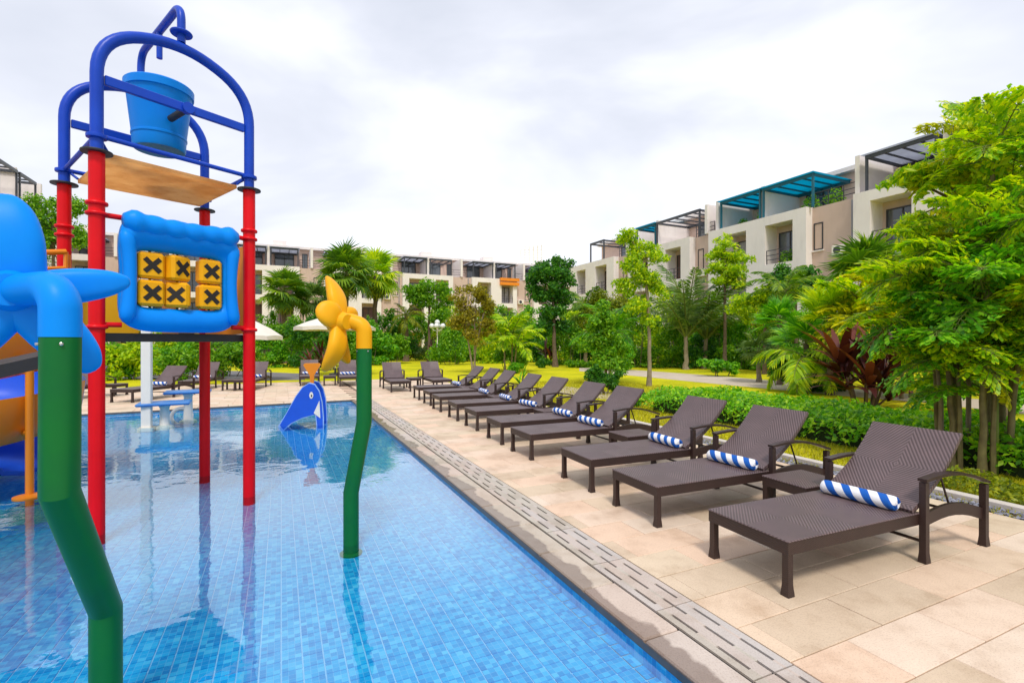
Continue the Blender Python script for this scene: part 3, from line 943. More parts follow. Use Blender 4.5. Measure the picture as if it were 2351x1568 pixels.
tops = [(-b_ * k1, -a * k1) for a, b_ in ((14.2, 16.4), (20.6, 23), (25, 26.6), (30.3, 33), (35, 36.6), (42, 44), (9, 12))]
building('apartment_building', 'long white and beige terraced block with teal roof canopies beside the garden',
         ts(TB, 0), PA - math.pi / 2, -48.5, 11.5, segs, perg, fins, tops,
         plants=[(-21.3, 1.0, 10.0, 1.3), (-24.6, .8, 10, 1.2), (-26.5, .9, 10, .9), (-22.2, -.2, 6.75, 1.0), (-21.7, -.2, 6.75, .9), (-19.5, .6, 10.0, 1.2)])
SB = 61.8
segs = []
tt0 = -31.9
opsl = []
perg = []; fins = []; tops = []
while tt0 < 48:
    segs.append(('P', tt0, tt0 + 6.5, [(tt0 + .8, tt0 + 2.7), (tt0 + 4.2, tt0 + 5.9)]))
    segs.append(('B', tt0 + 6.5, tt0 + 9.1, tt0 + 8.3))
    perg.append((tt0 + .2, tt0 + 3.1, 'grey')); fins += [tt0 + 3.3, tt0 + 7.8]
    perg.append((tt0 + 3.5, tt0 + 6.4, 'open' if int(tt0) % 2 else 'grey'))
    tops += [(tt0 + .7, tt0 + 2.6), (tt0 + 3.9, tt0 + 6.0), (tt0 + 6.9, tt0 + 7.5)]
    tt0 += 9.1
BB = building('apartment_building', 'white and beige terraced block with grey roof pergolas closing the far end of the garden',
         ts(0, SB), PA, -31.9, 49.9, segs, perg, fins, tops)
aw = MB(); aw.box(26.6, 29.4, -1.0, -.62, 9.75, 10.15); aw.box(26.6, 29.4, -.95, -.63, 9.2, 9.6)
o = aw.obj('orange_balcony_front', orange, BB); o['label'] = 'orange boards fixed on the terrace edge'
segs = []; perg = []; fins = []; tops = []
xx = 21.6
while xx < 57:
    segs.append(('P', xx, xx + 6.5, [(xx + .8, xx + 2.7), (xx + 4.2, xx + 5.9)])); segs.append(('B', xx + 6.5, xx + 9.1, xx + 8.3))
    perg.append((xx + .2, xx + 3.1, 'open')); perg.append((xx + 3.5, xx + 6.4, 'open')); fins += [xx + 3.3, xx + 7.8]; tops += [(xx + .7, xx + 2.6), (xx + 3.9, xx + 6)]
    xx += 9.1
building('apartment_building', 'beige terraced block with open dark roof frames behind the spiral slide and tower',
         ts(-19.2, 0), PA + math.pi / 2, 21.6, 58.0, segs, perg, fins, tops).scale = (1, 1, 1.24)
# roof scaffold frame at the corner between the blocks
sf = MB()
c0 = at(1352, 60); zs = zat(632, 60); ze = zat(568, 60)
fx = [at(u, 60) - c0 for u in (1325, 1337, 1349, 1361, 1373, 1385)]
for i, p in enumerate(fx):
    sf.tube([(p.x, 0, 0), (p.x, 0, ze - zs - .12 * (5 - i))], .05, 6)
    sf.tube([(p.x, 2.2, 0), (p.x, 2.2, ze - zs - .12 * (5 - i))], .05, 6)
    sf.tube([(p.x, 0, ze - zs - .2 - .12 * (5 - i)), (p.x, 2.2, ze - zs - .2 - .12 * (5 - i))], .04, 6)
for k in range(4):
    z_ = .3 + k * (ze - zs - .8) / 3.2
    sf.tube([(fx[0].x, 0, z_), (fx[-1].x, 0, z_)], .04, 6); sf.tube([(fx[0].x, 2.2, z_), (fx[-1].x, 2.2, z_)], .04, 6)
o = sf.obj('roof_trellis', white_pl, BB)
o.matrix_parent_inverse = Matrix.Identity(4)
inv = Matrix.Rotation(-PA, 4, 'Z')
pl = inv @ (V((c0.x, c0.y, 0)) - ts(0, SB))
o.location = (pl.x, max(pl.y, 4.2), 12.98 if False else 12.98); o.rotation_euler = (0, 0, -PA)
o['label'] = 'white metal trellis standing on the roof'

# ------------------------------------------------------------------ sun loungers, towels, tables
LW, SH = 0.62, 0.335
def make_lounger():
    R = empty('sun_lounger', (0, 0, 0), 0, 'x', 'sun lounger', 'wicker loungers round the pool')
    w = LW / 2
    f = MB()
    f.box(0, .03, -w, w, SH - .085, SH - .012); f.box(.03, 1.28, -w, -w + .03, SH - .085, SH - .0125); f.box(.03, 1.28, w - .03, w, SH - .085, SH - .0125)
    f.box(1.25, 1.28, -w + .03, w - .03, SH - .085, SH - .012)
    f.obj('seat_frame', wick_dark, R)
    s_ = MB(); s_.box(-.006, 1.285, -w - .006, w + .006, SH - .011, SH, c=.005); s_.obj('seat', wick_seat, R)
    # backrest: gently curved woven panel
    prof = []
    n = 10
    for i in range(n + 1):
        a = i / n
        x = 1.20 + .60 * a + .03 * math.sin(a * math.pi) ; z = SH + .012 + .485 * a - .035 * math.sin(a * math.pi) + .0 * a
        prof.append((x, z))
    top = []; 
    rings = []
    for i, (x, z) in enumerate(prof):
        dx, dz = (prof[min(i + 1, n)][0] - prof[max(i - 1, 0)][0], prof[min(i + 1, n)][1] - prof[max(i - 1, 0)][1])
        l = math.hypot(dx, dz); nx_, nz_ = -dz / l * .012, dx / l * .012
        rings.append([(x + nx_, -w + .004, z + nz_), (x + nx_, w - .004, z + nz_), (x - nx_, w - .004, z - nz_), (x - nx_, -w + .004, z - nz_)])
    br = MB().loft(rings); br.obj('backrest', wick_seat, R)
    bf = MB()
    for sgn in (-1, 1):
        bf.tube([(x + .008, sgn * (w - .02), z - .022) for x, z in prof], .012, 6)
    bf.tube([(prof[-1][0] - .004, -w + .02, prof[-1][1] - .02), (prof[-1][0] - .004, w - .02, prof[-1][1] - .02)], .012, 6)
    bf.obj('backrest_frame', lounge_metal, R)
    def leg(x, y, zt, fl=1.0):
        m_ = MB(); a = .021
        rr = []
        for (z, k) in ((0, 1.28), (.015, 1.25), (.07, 1.0), (zt, .98)):
            rr.append([(x - a * k, y - a * k, z), (x + a * k, y - a * k, z), (x + a * k, y + a * k, z), (x - a * k, y + a * k, z)])
        m_.loft(rr); return m_.obj('leg', wick_dark, R)
    for sgn in (-1, 1):
        leg(.025, sgn * (w - .025), SH - .086)
        leg(1.285, sgn * (w + .022), .545)
        leg(2.02, sgn * (w + .022), .455)
        # arm: flat bowed strip
        ar = []
        for i in range(9):
            a = i / 8; x = 1.262 + .785 * a; z = .552 - .09 * a + .055 * math.sin(a * math.pi)
            ar.append([(x, sgn * (w + .022) - .028, z), (x, sgn * (w + .022) + .028, z), (x, sgn * (w + .022) + .028, z + .02), (x, sgn * (w + .022) - .028, z + .02)])
        MB().loft(ar).obj('armrest', lounge_metal, R)
        rail = []
        for i in range(9):
            a = i / 8; x = 1.31 + .69 * a; z = .245 + .055 * math.sin(a * math.pi) - .05 * a
            rail.append([(x, sgn * (w + .012) - .012, z), (x, sgn * (w + .012) + .012, z), (x, sgn * (w + .012) + .012, z + .085), (x, sgn * (w + .012) - .012, z + .085)])
        MB().loft(rail).obj('side_rail', wick_dark, R)
        st = MB(); st.tube([(1.60, sgn * (w - .06), prof[7][1] - .05), (1.70, sgn * (w - .03), .29)], .008, 6); st.obj('back_strut', lounge_metal, R)
    cb = MB(); cb.tube([(1.285, -w - .01, .14), (1.285, w + .01, .14)], .011, 6); cb.obj('stretcher', lounge_metal, R)
    cb = MB(); cb.tube([(1.70, -w - .005, .285), (1.70, w + .005, .285)], .011, 6); cb.obj('stretcher', lounge_metal, R)
    return R
proto = make_lounger()
used = [False]
def lounger(org, rz, label):
    o = proto if not used[0] else copy_tree(proto)
    used[0] = True
    o.location = (org[0], org[1], 0); o.rotation_euler = (0, 0, rz); o['label'] = label
    return o
# rolled towel: flattened roll with a spiral end
def towel_mesh():
    m_ = MB(); n = 22; L = .25; rr = []
    for (y, k) in ((-L, .80), (-L + .006, .93), (-L + .03, 1.0), (-.1, 1.03), (.05, .98), (L - .03, 1.0), (L - .006, .93), (L, .80)):
        rr.append([(.058 * k * math.cos(2 * math.pi * j / n), y, .051 * k * math.sin(2 * math.pi * j / n) * (1 if math.sin(2 * math.pi * j / n) > -.8 else .95)) for j in range(n)])
    m_.loft(rr)
    for sgn in (-1, 1):                                # the end of the roll: a raised spiral lip
        pts = []
        for k in range(40):
            a = k * .45; r = .040 - .0009 * k
            pts.append((r * math.cos(a), sgn * (L + .001), .85 * r * math.sin(a)))
        m_.tube(pts, .0045, 5)
    return m_.mesh('rolled_towel', towel_m, True, 60)
tw_mesh = towel_mesh()
def towel(org, rz, label, turn=0.0, x=1.13):
    M = Matrix.Translation((org[0], org[1], 0)) @ Matrix.Rotation(rz, 4, 'Z')
    p = M @ V((x, rnd.uniform(-.02, .02), SH + .048))
    o = link('rolled_towel', tw_mesh, None, p, (0, 0, rz + turn))
    return tag(o, label, 'towel', 'rolled towels on the loungers')
def make_table():
    R = empty('side_table', (0, 0, 0), 0, 'x', 'table', 'wicker side tables between loungers')
    a, c, h = .25, .21, .335
    t = MB(); t.box(-a, a, -c, c, h - .014, h, c=.005); t.obj('table_top', wick_seat, R)
    f = MB(); f.box(-a + .004, a - .004, -c + .004, -c + .03, h - .085, h - .0145); f.box(-a + .004, a - .004, c - .03, c - .004, h - .085, h - .0145)
    f.box(-a + .004, -a + .03, -c + .03, c - .03, h - .085, h - .0145); f.box(a - .03, a - .004, -c + .03, c - .03, h - .085, h - .0145)
    f.obj('table_frame', wick_dark, R)
    for i in (-1, 1):
        for j in (-1, 1):
            m_ = MB(); x, y = i * (a - .028), j * (c - .028); rr = []
            for (z, k) in ((0, 1.25), (.015, 1.2), (.07, 1.0), (h - .086, 1.0)):
                q_ = .022 * k; rr.append([(x - q_, y - q_, z), (x + q_, y - q_, z), (x + q_, y + q_, z), (x - q_, y + q_, z)])
            m_.loft(rr); m_.obj('leg', wick_dark, R)
    return R
tproto = make_table(); tused = [False]
def table(p, rz, label):
    o = tproto if not tused[0] else copy_tree(tproto)
    tused[0] = True
    o.location = (p[0], p[1], 0); o.rotation_euler = (0, 0, rz); o['label'] = label
    return o
ORD = ['first', 'second', 'third', 'fourth', 'fifth', 'sixth', 'seventh', 'eighth', 'ninth', 'tenth']
feet = [(1808, 1367), (1509.7, 1208.7), (1358.6, 1129), (1220.5, 1056), (1153, 1021), (1096, 989), (1051, 966.5), (1012, 945.7), (989, 931.5), (962.6, 918.5)]
LR = math.radians(22.8)
orgs = []
for i, (u, v) in enumerate(feet):
    n_ = gp(u, v)
    wob = math.radians([0, .6, -.5, .8, -.7, .5, -.9, .4, .9, -.6][i])
    rz = LR + math.radians([0, 0, .5, 1, 1, 1.2, 1.5, 1.5, 1.5, 1.5][i]) + wob
    o_ = n_ + V((-math.sin(rz), math.cos(rz), 0)) * (LW / 2 - .025) - V((math.cos(rz), math.sin(rz), 0)) * .025
    orgs.append((o_, rz))
    lounger(o_, rz, 'brown wicker sun lounger, %s of the poolside row counting from the clumping palm' % ORD[i])
    if i not in (8,):
        towel(o_ + V((rnd.uniform(-.02, .05), 0, 0)), rz, 'striped rolled towel on the %s poolside lounger from the clumping palm' % ORD[i], rnd.uniform(-.12, .10))
for k, (i, nm) in enumerate(((0, 'first and second'), (2, 'third and fourth'), (4, 'fifth and sixth'), (6, 'seventh and eighth'), (8, 'ninth and tenth'))):
    (a, ra), (c, rc) = orgs[i], orgs[i + 1]
    ax = V((math.cos(ra), math.sin(ra), 0))
    # halfway between the two seats, level with the arm posts
    mid = ((a + ax * 1.28) + (c + V((math.cos(rc), math.sin(rc), 0)) * 1.28)) * .5
    gapv = ((c - a) - ax * (c - a).dot(ax)).length
    table(mid + ax * (.06 if i == 0 else .02), (ra + rc) / 2, 'brown wicker side table between the %s loungers from the clumping palm' % nm)
# the pair at the end of the poolside row, turned to face along the pool
r1 = math.radians(113)
o1 = V((-3.35, 15.0, 0)); o2 = o1 + E2 * 1.3
lounger(o1, r1, 'brown wicker lounger without towel turned along the pool, beside the paved corner')
lounger(o2, r1, 'brown wicker lounger without towel turned along the pool, behind the tenth lounger of the row')
table((o1 + o2) * .5 + V((math.cos(r1), math.sin(r1), 0)) * 1.3, r1, 'brown wicker side table between the two loungers turned along the pool')
farl = [((-11.75, 12.2), 88, 'brown wicker lounger with striped towel beside a side table, behind the blue petal'),
        ((-9.72, 12.35), 84, 'brown wicker lounger behind the white pool column and blue stools'),
        ((-9.75, 15.0), 104, 'brown wicker lounger with towel between the tower legs, under the parasol edge'),
        ((-8.30, 15.4), 104, 'brown wicker lounger with towel beside the side table under the cream parasol'),
        ((-7.0, 17.15), 112, 'brown wicker lounger with towel straight behind the blue whale slide'),
        ((-5.55, 16.9), 110, 'brown wicker lounger with towel behind the yellow flower sprayer')]
for (p, a, lb) in farl:
    lounger(p, math.radians(a), lb)
    towel(p, math.radians(a), lb.replace('brown wicker lounger', 'striped towel on lounger').replace(' with striped towel', '').replace(' with towel', ''), 0, 1.12)
table(gp(262, 908), math.radians(86), 'brown wicker side table beside the lounger behind the white pool column')
table(gp(531, 895), math.radians(104), 'brown wicker side table between the two loungers by the parasol pole')
table(gp(757, 884), math.radians(110), 'brown wicker side table between the loungers behind the whale slide')

# ------------------------------------------------------------------ parasols
def parasol(p, zb_, zt, r, label, tilt=0):
    R = empty('parasol', (p[0], p[1], 0), .3, label, 'parasol', 'cream parasols at the pool end')
    n = 8
    c = MB(); rings = []
    for (k, z, s_) in ((1.0, zb_, 1), (.7, zb_ + (zt - zb_) * .38, 1), (.35, zb_ + (zt - zb_) * .72, 1), (.03, zt, 1)):
        ring = []
        for j in range(n * 4):
            a = 2 * math.pi * j / (n * 4); rr = r * k * (1 - .045 * abs(math.sin(a * n / 2)) * (k))
            ring.append((rr * math.cos(a), rr * math.sin(a), z + .03 * abs(math.sin(a * n / 2)) * k))
        rings.append(ring)
    inner = [[(x * .995, y * .995, z - .012) for x, y, z in rg] for rg in rings[::-1]]
    c.loft(rings + inner, cap=False)
    c.loft([[(x, y, z) for x, y, z in rings[0]], [(x * .998, y * .998, z - .16) for x, y, z in rings[0]]], cap=False)
    c.obj('canopy', parasol_m, R, smooth=True, angle=25)
    m_ = MB(); m_.tube([(0, 0, .06), (0, 0, zt + .05)], .022, 10); m_.obj('pole', white_pl, R)
    for j in range(n):
        a = 2 * math.pi * j / n
        m_ = MB(); m_.tube([(.03 * math.cos(a), .03 * math.sin(a), zt - .04), (r * .96 * math.cos(a), r * .96 * math.sin(a), zb_ - .01)], .008, 5); m_.obj('rib', lounge_metal, R)
    m_ = MB(); m_.lathe([(.28, 0), (.28, .05), (.24, .07), (.05, .09), (.05, .3), (.03, .32)], 20); m_.obj('base', dark_metal, R, smooth=True)
    m_ = MB(); m_.lathe([(.03, zt + .03), (.035, zt + .06), (.0, zt + .11)], 10); m_.obj('finial', white_pl, R)
    return R
pp = at(560, 19.5)
parasol(pp, zat(772, 19.5), zat(727, 19.5), 1.4, 'cream parasol beside the red tower post, over two loungers')
pp = at(770, 23)
parasol(pp, zat(752, 23), zat(722, 23), 1.8, 'cream parasol half hidden behind the yellow flower sprayer')

# ------------------------------------------------------------------ pool stools and column
def pool_stool(p, top_v, label, rot, size=.46, ring=False):
    d = p.y
    R = empty('pool_stool', (p.x, p.y, FLOOR), rot, label, 'stool', 'blue-topped pool stools')
    zt = zat(top_v, d) - FLOOR
    m_ = MB(); m_.lathe([(.16, 0), (.15, .05), (.082, .08), (.075, zt - .12), (.10, zt - .07), (.10, zt - .055)], 20); m_.obj('pedestal', white_pl, R, smooth=True, angle=50)
    s_ = size
    m_ = MB(); m_.box(-s_, s_, -s_ * .62, s_ * .62, zt - .055, zt, c=.022); m_.obj('seat', surf('blue_stool_top', (.02, .16, .50), (.05, .22, .55), 4, .4), R)
    if ring:
        pts = [(-.11 + .17 * math.cos(a), 0, WATER - FLOOR + .06 + .17 * math.sin(a)) for a in [2 * math.pi * k / 24 for k in range(25)]]
        m_ = MB(); m_.tube(pts, .035, 8); m_.obj('grab_ring', white_pl, R, smooth=True)
    return R
pool_stool(gp(378, 975, WATER), 922, 'low blue-topped stool on a white pedestal in the water by the white column', .5, .42)
pool_stool(gp(432, 962, WATER), 896, 'taller blue-topped stool with a white ring on its pedestal in the water', .5, .40, True)
p = gp(337, 980, WATER)
R = empty('pool_column', (p.x, p.y, FLOOR), .4, 'plain white square column rising from the water behind the tower', 'column')
m_ = MB(); m_.box(-.075, .075, -.075, .075, 0, 3.3, c=.01); m_.obj('shaft', white_pl, R)
m_ = MB(); m_.box(-.12, .12, -.12, .12, 0, .08, c=.01); m_.obj('base', white_pl, R)
m_ = MB(); m_.box(-.10, .10, -.10, .10, 3.3, 3.36, c=.01); m_.obj('cap', white_pl, R)

# ------------------------------------------------------------------ whale slide
p = gp(700, 972, WATER)
d = p.y
R = empty('whale_slide', (p.x, p.y, FLOOR), math.radians(14), 'small blue whale-shaped water slide with white eye and orange tail', 'slide')
def wz(v): return zat(v, d) - FLOOR
def wx(u): return (u - 700) / F * d
zw = WATER - FLOOR
outl = [(wx(648), .0), (wx(651), zw + .02), (wx(668), wz(940)), (wx(686), wz(905)), (wx(700), wz(885)), (wx(714), wz(876)), (wx(726), wz(879)), (wx(736), wz(895)), (wx(742), wz(920)), (wx(745), wz(955)), (wx(745), .0), (wx(730), .0), (wx(727), wz(948)), (wx(700), wz(955)), (wx(678), wz(966)), (wx(662), .0)]
def inset(poly, k):
    cx = sum(x for x, z in poly) / len(poly); cz_ = sum(z for x, z in poly) / len(poly)
    return [(cx + (x - cx) * k, cz_ + (z - cz_) * k) for x, z in poly]
pale = surf('pale_blue_edge', (.35, .55, .95), None, 3, .4)
for yy, nm in ((-.30, 'side_panel'), (.26, 'side_panel')):
    m_ = MB(); m_.prism(outl, yy, yy + .05); pnl = m_.obj(nm, pale, R)
    face = [(wx(654), zw + .03), (wx(670), wz(939)), (wx(687.5), wz(906)), (wx(701), wz(886.5)), (wx(714), wz(878)), (wx(725.5), wz(881)), (wx(735), wz(896.5)), (wx(740.5), wz(920.5)), (wx(743), wz(955)), (wx(743), .03), (wx(732), .03), (wx(728.5), wz(946)), (wx(700), wz(953)), (wx(677), wz(964)), (wx(661), .03)]
    m_ = MB(); m_.prism(face, yy - .006, yy + .056); m_.obj('panel_face', mid_blue, pnl)
m_ = MB(); m_.prism([(wx(650), zw + .02), (wx(690), wz(925)), (wx(716), wz(892)), (wx(722), wz(896)), (wx(700), wz(930)), (wx(664), zw + .0)], -.25, .26); m_.obj('slide_bed', sky_blue, R)
m_ = MB(); m_.prism([(wx(724), wz(944)), (wx(736), wz(916)), (wx(738), wz(956))], -.312, -.3061); m_.obj('teeth', white_pl, R)
def disc(cx, cz_, rx, rz_, y0, y1, m, nm, par):
    m_ = MB(); m_.prism([(cx + rx * math.cos(2 * math.pi * k / 18), cz_ + rz_ * math.sin(2 * math.pi * k / 18)) for k in range(18)], y0, y1); return m_.obj(nm, m, par)
ey = disc(wx(719), wz(904), .034, .062, -.314, -.3062, white_pl, 'eye', R)
disc(wx(719.5), wz(905), .012, .022, -.318, -.3141, ink, 'pupil', ey)
m_ = MB()
m_.prism([(wx(712), wz(884)), (wx(711), wz(862)), (wx(704), wz(850)), (wx(697), wz(838)), (wx(700), wz(834)), (wx(731), wz(834)), (wx(734), wz(838)), (wx(727), wz(850)), (wx(720), wz(862)), (wx(719), wz(884))], -.04, .04)
m_.obj('tail_fin', orange, R)

# ------------------------------------------------------------------ flower sprayers
def petal(mb, c, ax, rad, L, wid, thick, curl, tipw=.9, n=16, bulge=.0, bw=.62):
    """swept oval: starts near c, grows along rad, curls along ax"""
    side = ax.cross(rad).normalized()
    rings = []
    for i in range(n + 1):
        a = i / n
        w = wid * (bw + (1 - bw) * math.sin(math.pi * min(.5, .08 + .75 * a))) * (1 - tipw * max(0, a - .45) ** 1.3) * max(.10, 1 - a ** 7) ** .5
        th = thick * (1 - .35 * a ** 2) * max(.10, 1 - a ** 7) ** .5
        ctr = c + rad * (L * (0.05 + .95 * a) * (1 - .12 * abs(curl) * a)) + ax * (curl * L * (a ** 2.2) - bulge * L * math.sin(math.pi * a))
        tn = (rad + ax * (curl * 2.2 * a ** 1.2)).normalized(); nr = side.cross(tn).normalized()
        ring = []
        for j in range(14):
            t = 2 * math.pi * j / 14
            crease = -.35 * th * max(0, math.cos(t * 1)) * 0
            ring.append(c * 0 + ctr + side * (w * math.cos(t)) + nr * (th * math.sin(t) * (1 - .35 * (1 - abs(math.cos(t))) * (1 if math.sin(t) > 0 else 0))))
        rings.append(ring)
    mb.loft(rings)
def flower(label, base, pts, pr, head_m, ax, hub, petals, pl_, pw, elbow, name='flower_sprayer', bwv=.62):
    R = empty(name, base, 0, label, 'sprayer', 'flower sprayers in the pool')
    B0 = V(base)
    loc = [V(p) - B0 for p in pts]
    m_ = MB(); m_.tube(loc, pr, 20); m_.obj('pipe', green, R, smooth=True, angle=22)
    m_ = MB(); m_.lathe([(pr * 1.45, 0), (pr * 1.45, .012), (pr * 1.05, .02)], 24); m_.obj('base_flange', green, R)
    e_ = MB(); el = [V(p) - B0 for p in elbow]; e_.tube(fillet(el, .5, 10), pr * 1.03, 20); e_.obj('elbow', head_m, R, smooth=True, angle=60)
    for k in range(2):
        a = .6 + k * 3.1 if False else (-2.3 + k * 1.5)
        bm_ = MB(); bm_.lathe([(.006, 0), (.006, .006), (.003, .008)], 8, M=Matrix.Translation(loc[-1] + V((pr * math.cos(a), pr * math.sin(a), -.03))) @ V((math.cos(a), math.sin(a), 0)).to_track_quat('Z', 'Y').to_matrix().to_4x4())
        bm_.obj('bolt', steel, R)
    hb = V(hub) - B0
    c_ = MB(); M = Matrix.Translation(hb) @ ax.to_track_quat('Z', 'Y').to_matrix().to_4x4()
    q_ = pr * 1.0
    c_.lathe([(q_ * 1.0, -.10), (q_ * 1.3, -.05), (q_ * 1.75, .0), (q_ * 1.7, .03), (q_ * 1.2, .055), (q_ * .5, .05)], 22, M=M)
    c_.obj('flower_centre', head_m, R, smooth=True, angle=60)
    up = V((0, 0, 1)); up = (up - ax * up.dot(ax)).normalized(); sd = ax.cross(up)
    for (ang_, L, curl, wd, bl, tp) in petals:
        a = math.radians(ang_); rad = up * math.cos(a) + sd * math.sin(a)
        m_ = MB(); petal(m_, hb, ax, rad, pl_ * L, pw * wd, .066, curl, tp, bulge=bl, bw=bwv); o = m_.obj('petal', head_m, R, smooth=True, angle=70)
        sm = o.modifiers.new('s', 'SUBSURF'); sm.levels = 1; sm.render_levels = 1
    return R
# yellow one
yb = gp(806, 1262, FLOOR + .03); yd = yb.y
def yp(u, v, dd=yd): return V(((u - CU) / F * dd, dd, zat(v, dd)))
ybase = V((yb.x, yb.y, FLOOR))
flower('yellow star flower sprayer on a bent green pipe in the pool', ybase,
       [ybase, yp(806, 1130), yp(836, 968), yp(836, 797)], .0575, yellow, V((-.90, .42, .06)).normalized(),
       yp(776, 738, yd - .03), [(2, 1.06, .42, .95, 0, 1.35), (70, .62, -.02, .95, 0, .6), (-62, .62, .14, 1.15, .10, .4), (163, 1.0, -.10, .85, -.10, .8), (-163, 1.16, .02, .95, .16, .7)], .345, .092,
       [yp(836, 800), yp(836, 748), yp(802, 736), yp(778, 738, yd - .03)])
# blue one, close to the terrace end
bd_l, bd_u = 2.09, 1.735
bb0 = at(243, bd_l); bbase = V((bb0.x, bb0.y, FLOOR))
def bp(u, v, dd): return V(((u - CU) / F * dd, dd, zat(v, dd)))
flower('big sky-blue star flower sprayer on a bent green pipe in the pool', bbase,
       [bbase, bp(243, 1398, bd_l), bp(137, 1130, bd_u), bp(139, 770, bd_u)], .0575, sky_blue, V((-.62, .78, .04)).normalized(),
       bp(30, 668, bd_u + .12), [(-4, .98, .10, .90, .05, .55), (80, .95, -.05, .60, 0, .7), (142, 1.04, -.06, .76, 0, .5), (-142, 1.0, .1, .9, 0, .5), (-66, 1.0, .1, 1.0, 0, .5)], .375, .120,
       [bp(139, 774, bd_u), bp(139, 690, bd_u), bp(118, 660, bd_u + .02), bp(48, 666, bd_u + .08)], bwv=.92)

# ------------------------------------------------------------------ water play tower
TZ = FLOOR + .02
FL, FR, BR = gp(222, 1243, TZ), gp(572, 1152, TZ), gp(470, 1103, TZ)
KZ = (H - TZ) / 1.55
BL = FL + BR - FR; BL = BL + V((-.06, .03, 0))
ctr = (FL + FR + BR + BL) / 4
T = empty('water_play_tower', (ctr.x, ctr.y, FLOOR), 0, 'red and blue water play tower with tipping bucket and noughts-and-crosses panel', 'play tower')
def L_(p, z): return V((p.x - ctr.x, p.y - ctr.y, (1.5 + (z - 1.5) * KZ if z > .3 else z) - FLOOR))
Zd = 2.97
for p in (FL, FR, BR, BL):
    # lightly fluted red post
    n = 32; pr = .056
    prof = [(pr * (1 - .035 * (.5 + .5 * math.cos(8 * 2 * math.pi * k / n)))) for k in range(n)]
    rings = [[L_(p, z) + V((prof[k] * math.cos(2 * math.pi * k / n), prof[k] * math.sin(2 * math.pi * k / n), 0)) for k in range(n)] for z in (FLOOR, .4, 1.5, 2.2, Zd)]
    MB().loft(rings).obj('post', red, T, smooth=True, angle=60)
    M = Matrix.Translation(L_(p, Zd))
    MB().lathe([(.105, 0), (.108, .008), (.105, .016)], 28, M=M).obj('post_disc', black_rub, T, smooth=True, angle=50)
    for z in (1.62, 2.50, 2.58):
        MB().lathe([(.056, -.018), (.073, -.012), (.076, 0), (.073, .012), (.056, .018)], 24, M=Matrix.Translation(L_(p, z)), closed_top=False, closed_bot=False).obj('clamp', red, T, smooth=True, angle=60)
    MB().lathe([(.045, -.02), (.070, -.014), (.072, 0), (.070, .014), (.045, .02)], 24, M=Matrix.Translation(L_(p, 3.10)), closed_top=False, closed_bot=False).obj('collar', blue, T, smooth=True, angle=60)
ur = .046
def arch(a, c):
    m_ = (a + c) / 2
    pts = fillet([L_(a, Zd + .016), L_(a, 3.90), L_(m_, 4.13), L_(c, 3.90), L_(c, Zd + .016)], .32, 9)
    MB().tube(pts, ur, 18).obj('arch', blue, T, smooth=True, angle=60)
    dv = (c - a).normalized() * .05
    q_ = MB(); s0, s1 = L_(a, 3.56) + V((dv.x, dv.y, 0)), L_(c, 3.56) - V((dv.x, dv.y, 0))
    ln = (s1 - s0).length; M = Matrix.Translation(s0) @ (s1 - s0).to_track_quat('X', 'Z').to_matrix().to_4x4()
    q_.box(0, ln, -.018, .018, -.04, .04, M=M, c=.006); q_.obj('crossbar', blue, T)
arch(FL, FR); arch(BL, BR)
for a, c in ((FL, FR), (BL, BR), (FR, BR), (FL, BL)):
    dv = (c - a).normalized() * .05
    MB().tube([L_(a, 3.11) + dv, L_(c, 3.11) - dv], .02, 10).obj('tie_bar', blue, T, smooth=True)
# pipe over the top, from ridge to ridge
mF, mB = (FL + FR) / 2, (BL + BR) / 2
hoop = fillet([L_(mF, 4.12), L_(mF, 4.46), L_(mB, 4.46), L_(mB, 4.12)], .22, 9)
hp = MB(); hp.tube(hoop, .034, 14); hp = hp.obj('supply_pipe', blue, T, smooth=True, angle=60)
MB().lathe([(.085, 0), (.09, .01), (.085, .02)], 24, M=Matrix.Translation(L_(mF, 4.19))).obj('pipe_flange', blue, hp)
MB().tube([L_(ctr, 4.44), L_(ctr, 4.20)], .026, 12).obj('nozzle', blue, hp, smooth=True)
# bucket
d_ = (FR - FL).normalized(); nrm = V((-d_.y, d_.x, 0))
pf_ = [(0, 0), (.235, 0), (.245, .02), (.250, .10), (.258, .105), (.258, .12), (.252, .125), (.30, .46), (.305, .47), (.322, .475), (.324, .535), (.312, .545), (.300, .54), (.292, .46), (.235, .03), (0, .03)]
bk = MB(); bk.lathe(pf_, 44, M=Matrix.Translation(L_(ctr, 3.32)) @ Matrix.Diagonal((.90, .90, 1.16, 1))); bk = bk.obj('tipping_bucket', surf('bucket_blue_plastic', (.001, .25, .88), (.001, .21, .78), 2, .42, spec=.18), T, smooth=True, angle=35)
for sgn in (-1, 1):
    e0 = L_(ctr, 3.56) + nrm * sgn * .27; e1 = L_(ctr, 3.56) + nrm * sgn * .60
    m_ = MB(); m_.tube([e0, e1], .032, 12); m_.obj('axle', black_rub, bk, smooth=True)
    m_ = MB(); m_.tube([e1, e1 + nrm * sgn * .06], .05, 12); m_.obj('bearing', blue, bk, smooth=True, angle=40)
# tan board under the bucket
def inq(k, z): return [L_(ctr + (p - ctr) * k, z) for p in (FL, FR, BR, BL)]
m_ = MB(); m_.loft([inq(.86, 2.99), inq(.86, 3.02)]); sb_ = m_.obj('shade_board', tan_board, T)
for p in (FL, FR, BR, BL):
    pi_ = ctr + (p - ctr) * .86; po = ctr + (p - ctr) * .95
    MB().tube([L_(pi_, 3.03), L_(po, 3.09)], .012, 8).obj('bracket', blue, sb_)
# platform
m_ = MB(); m_.loft([inq(.93, 1.505), inq(.93, 1.575)]); m_.obj('platform', black_rub, T)
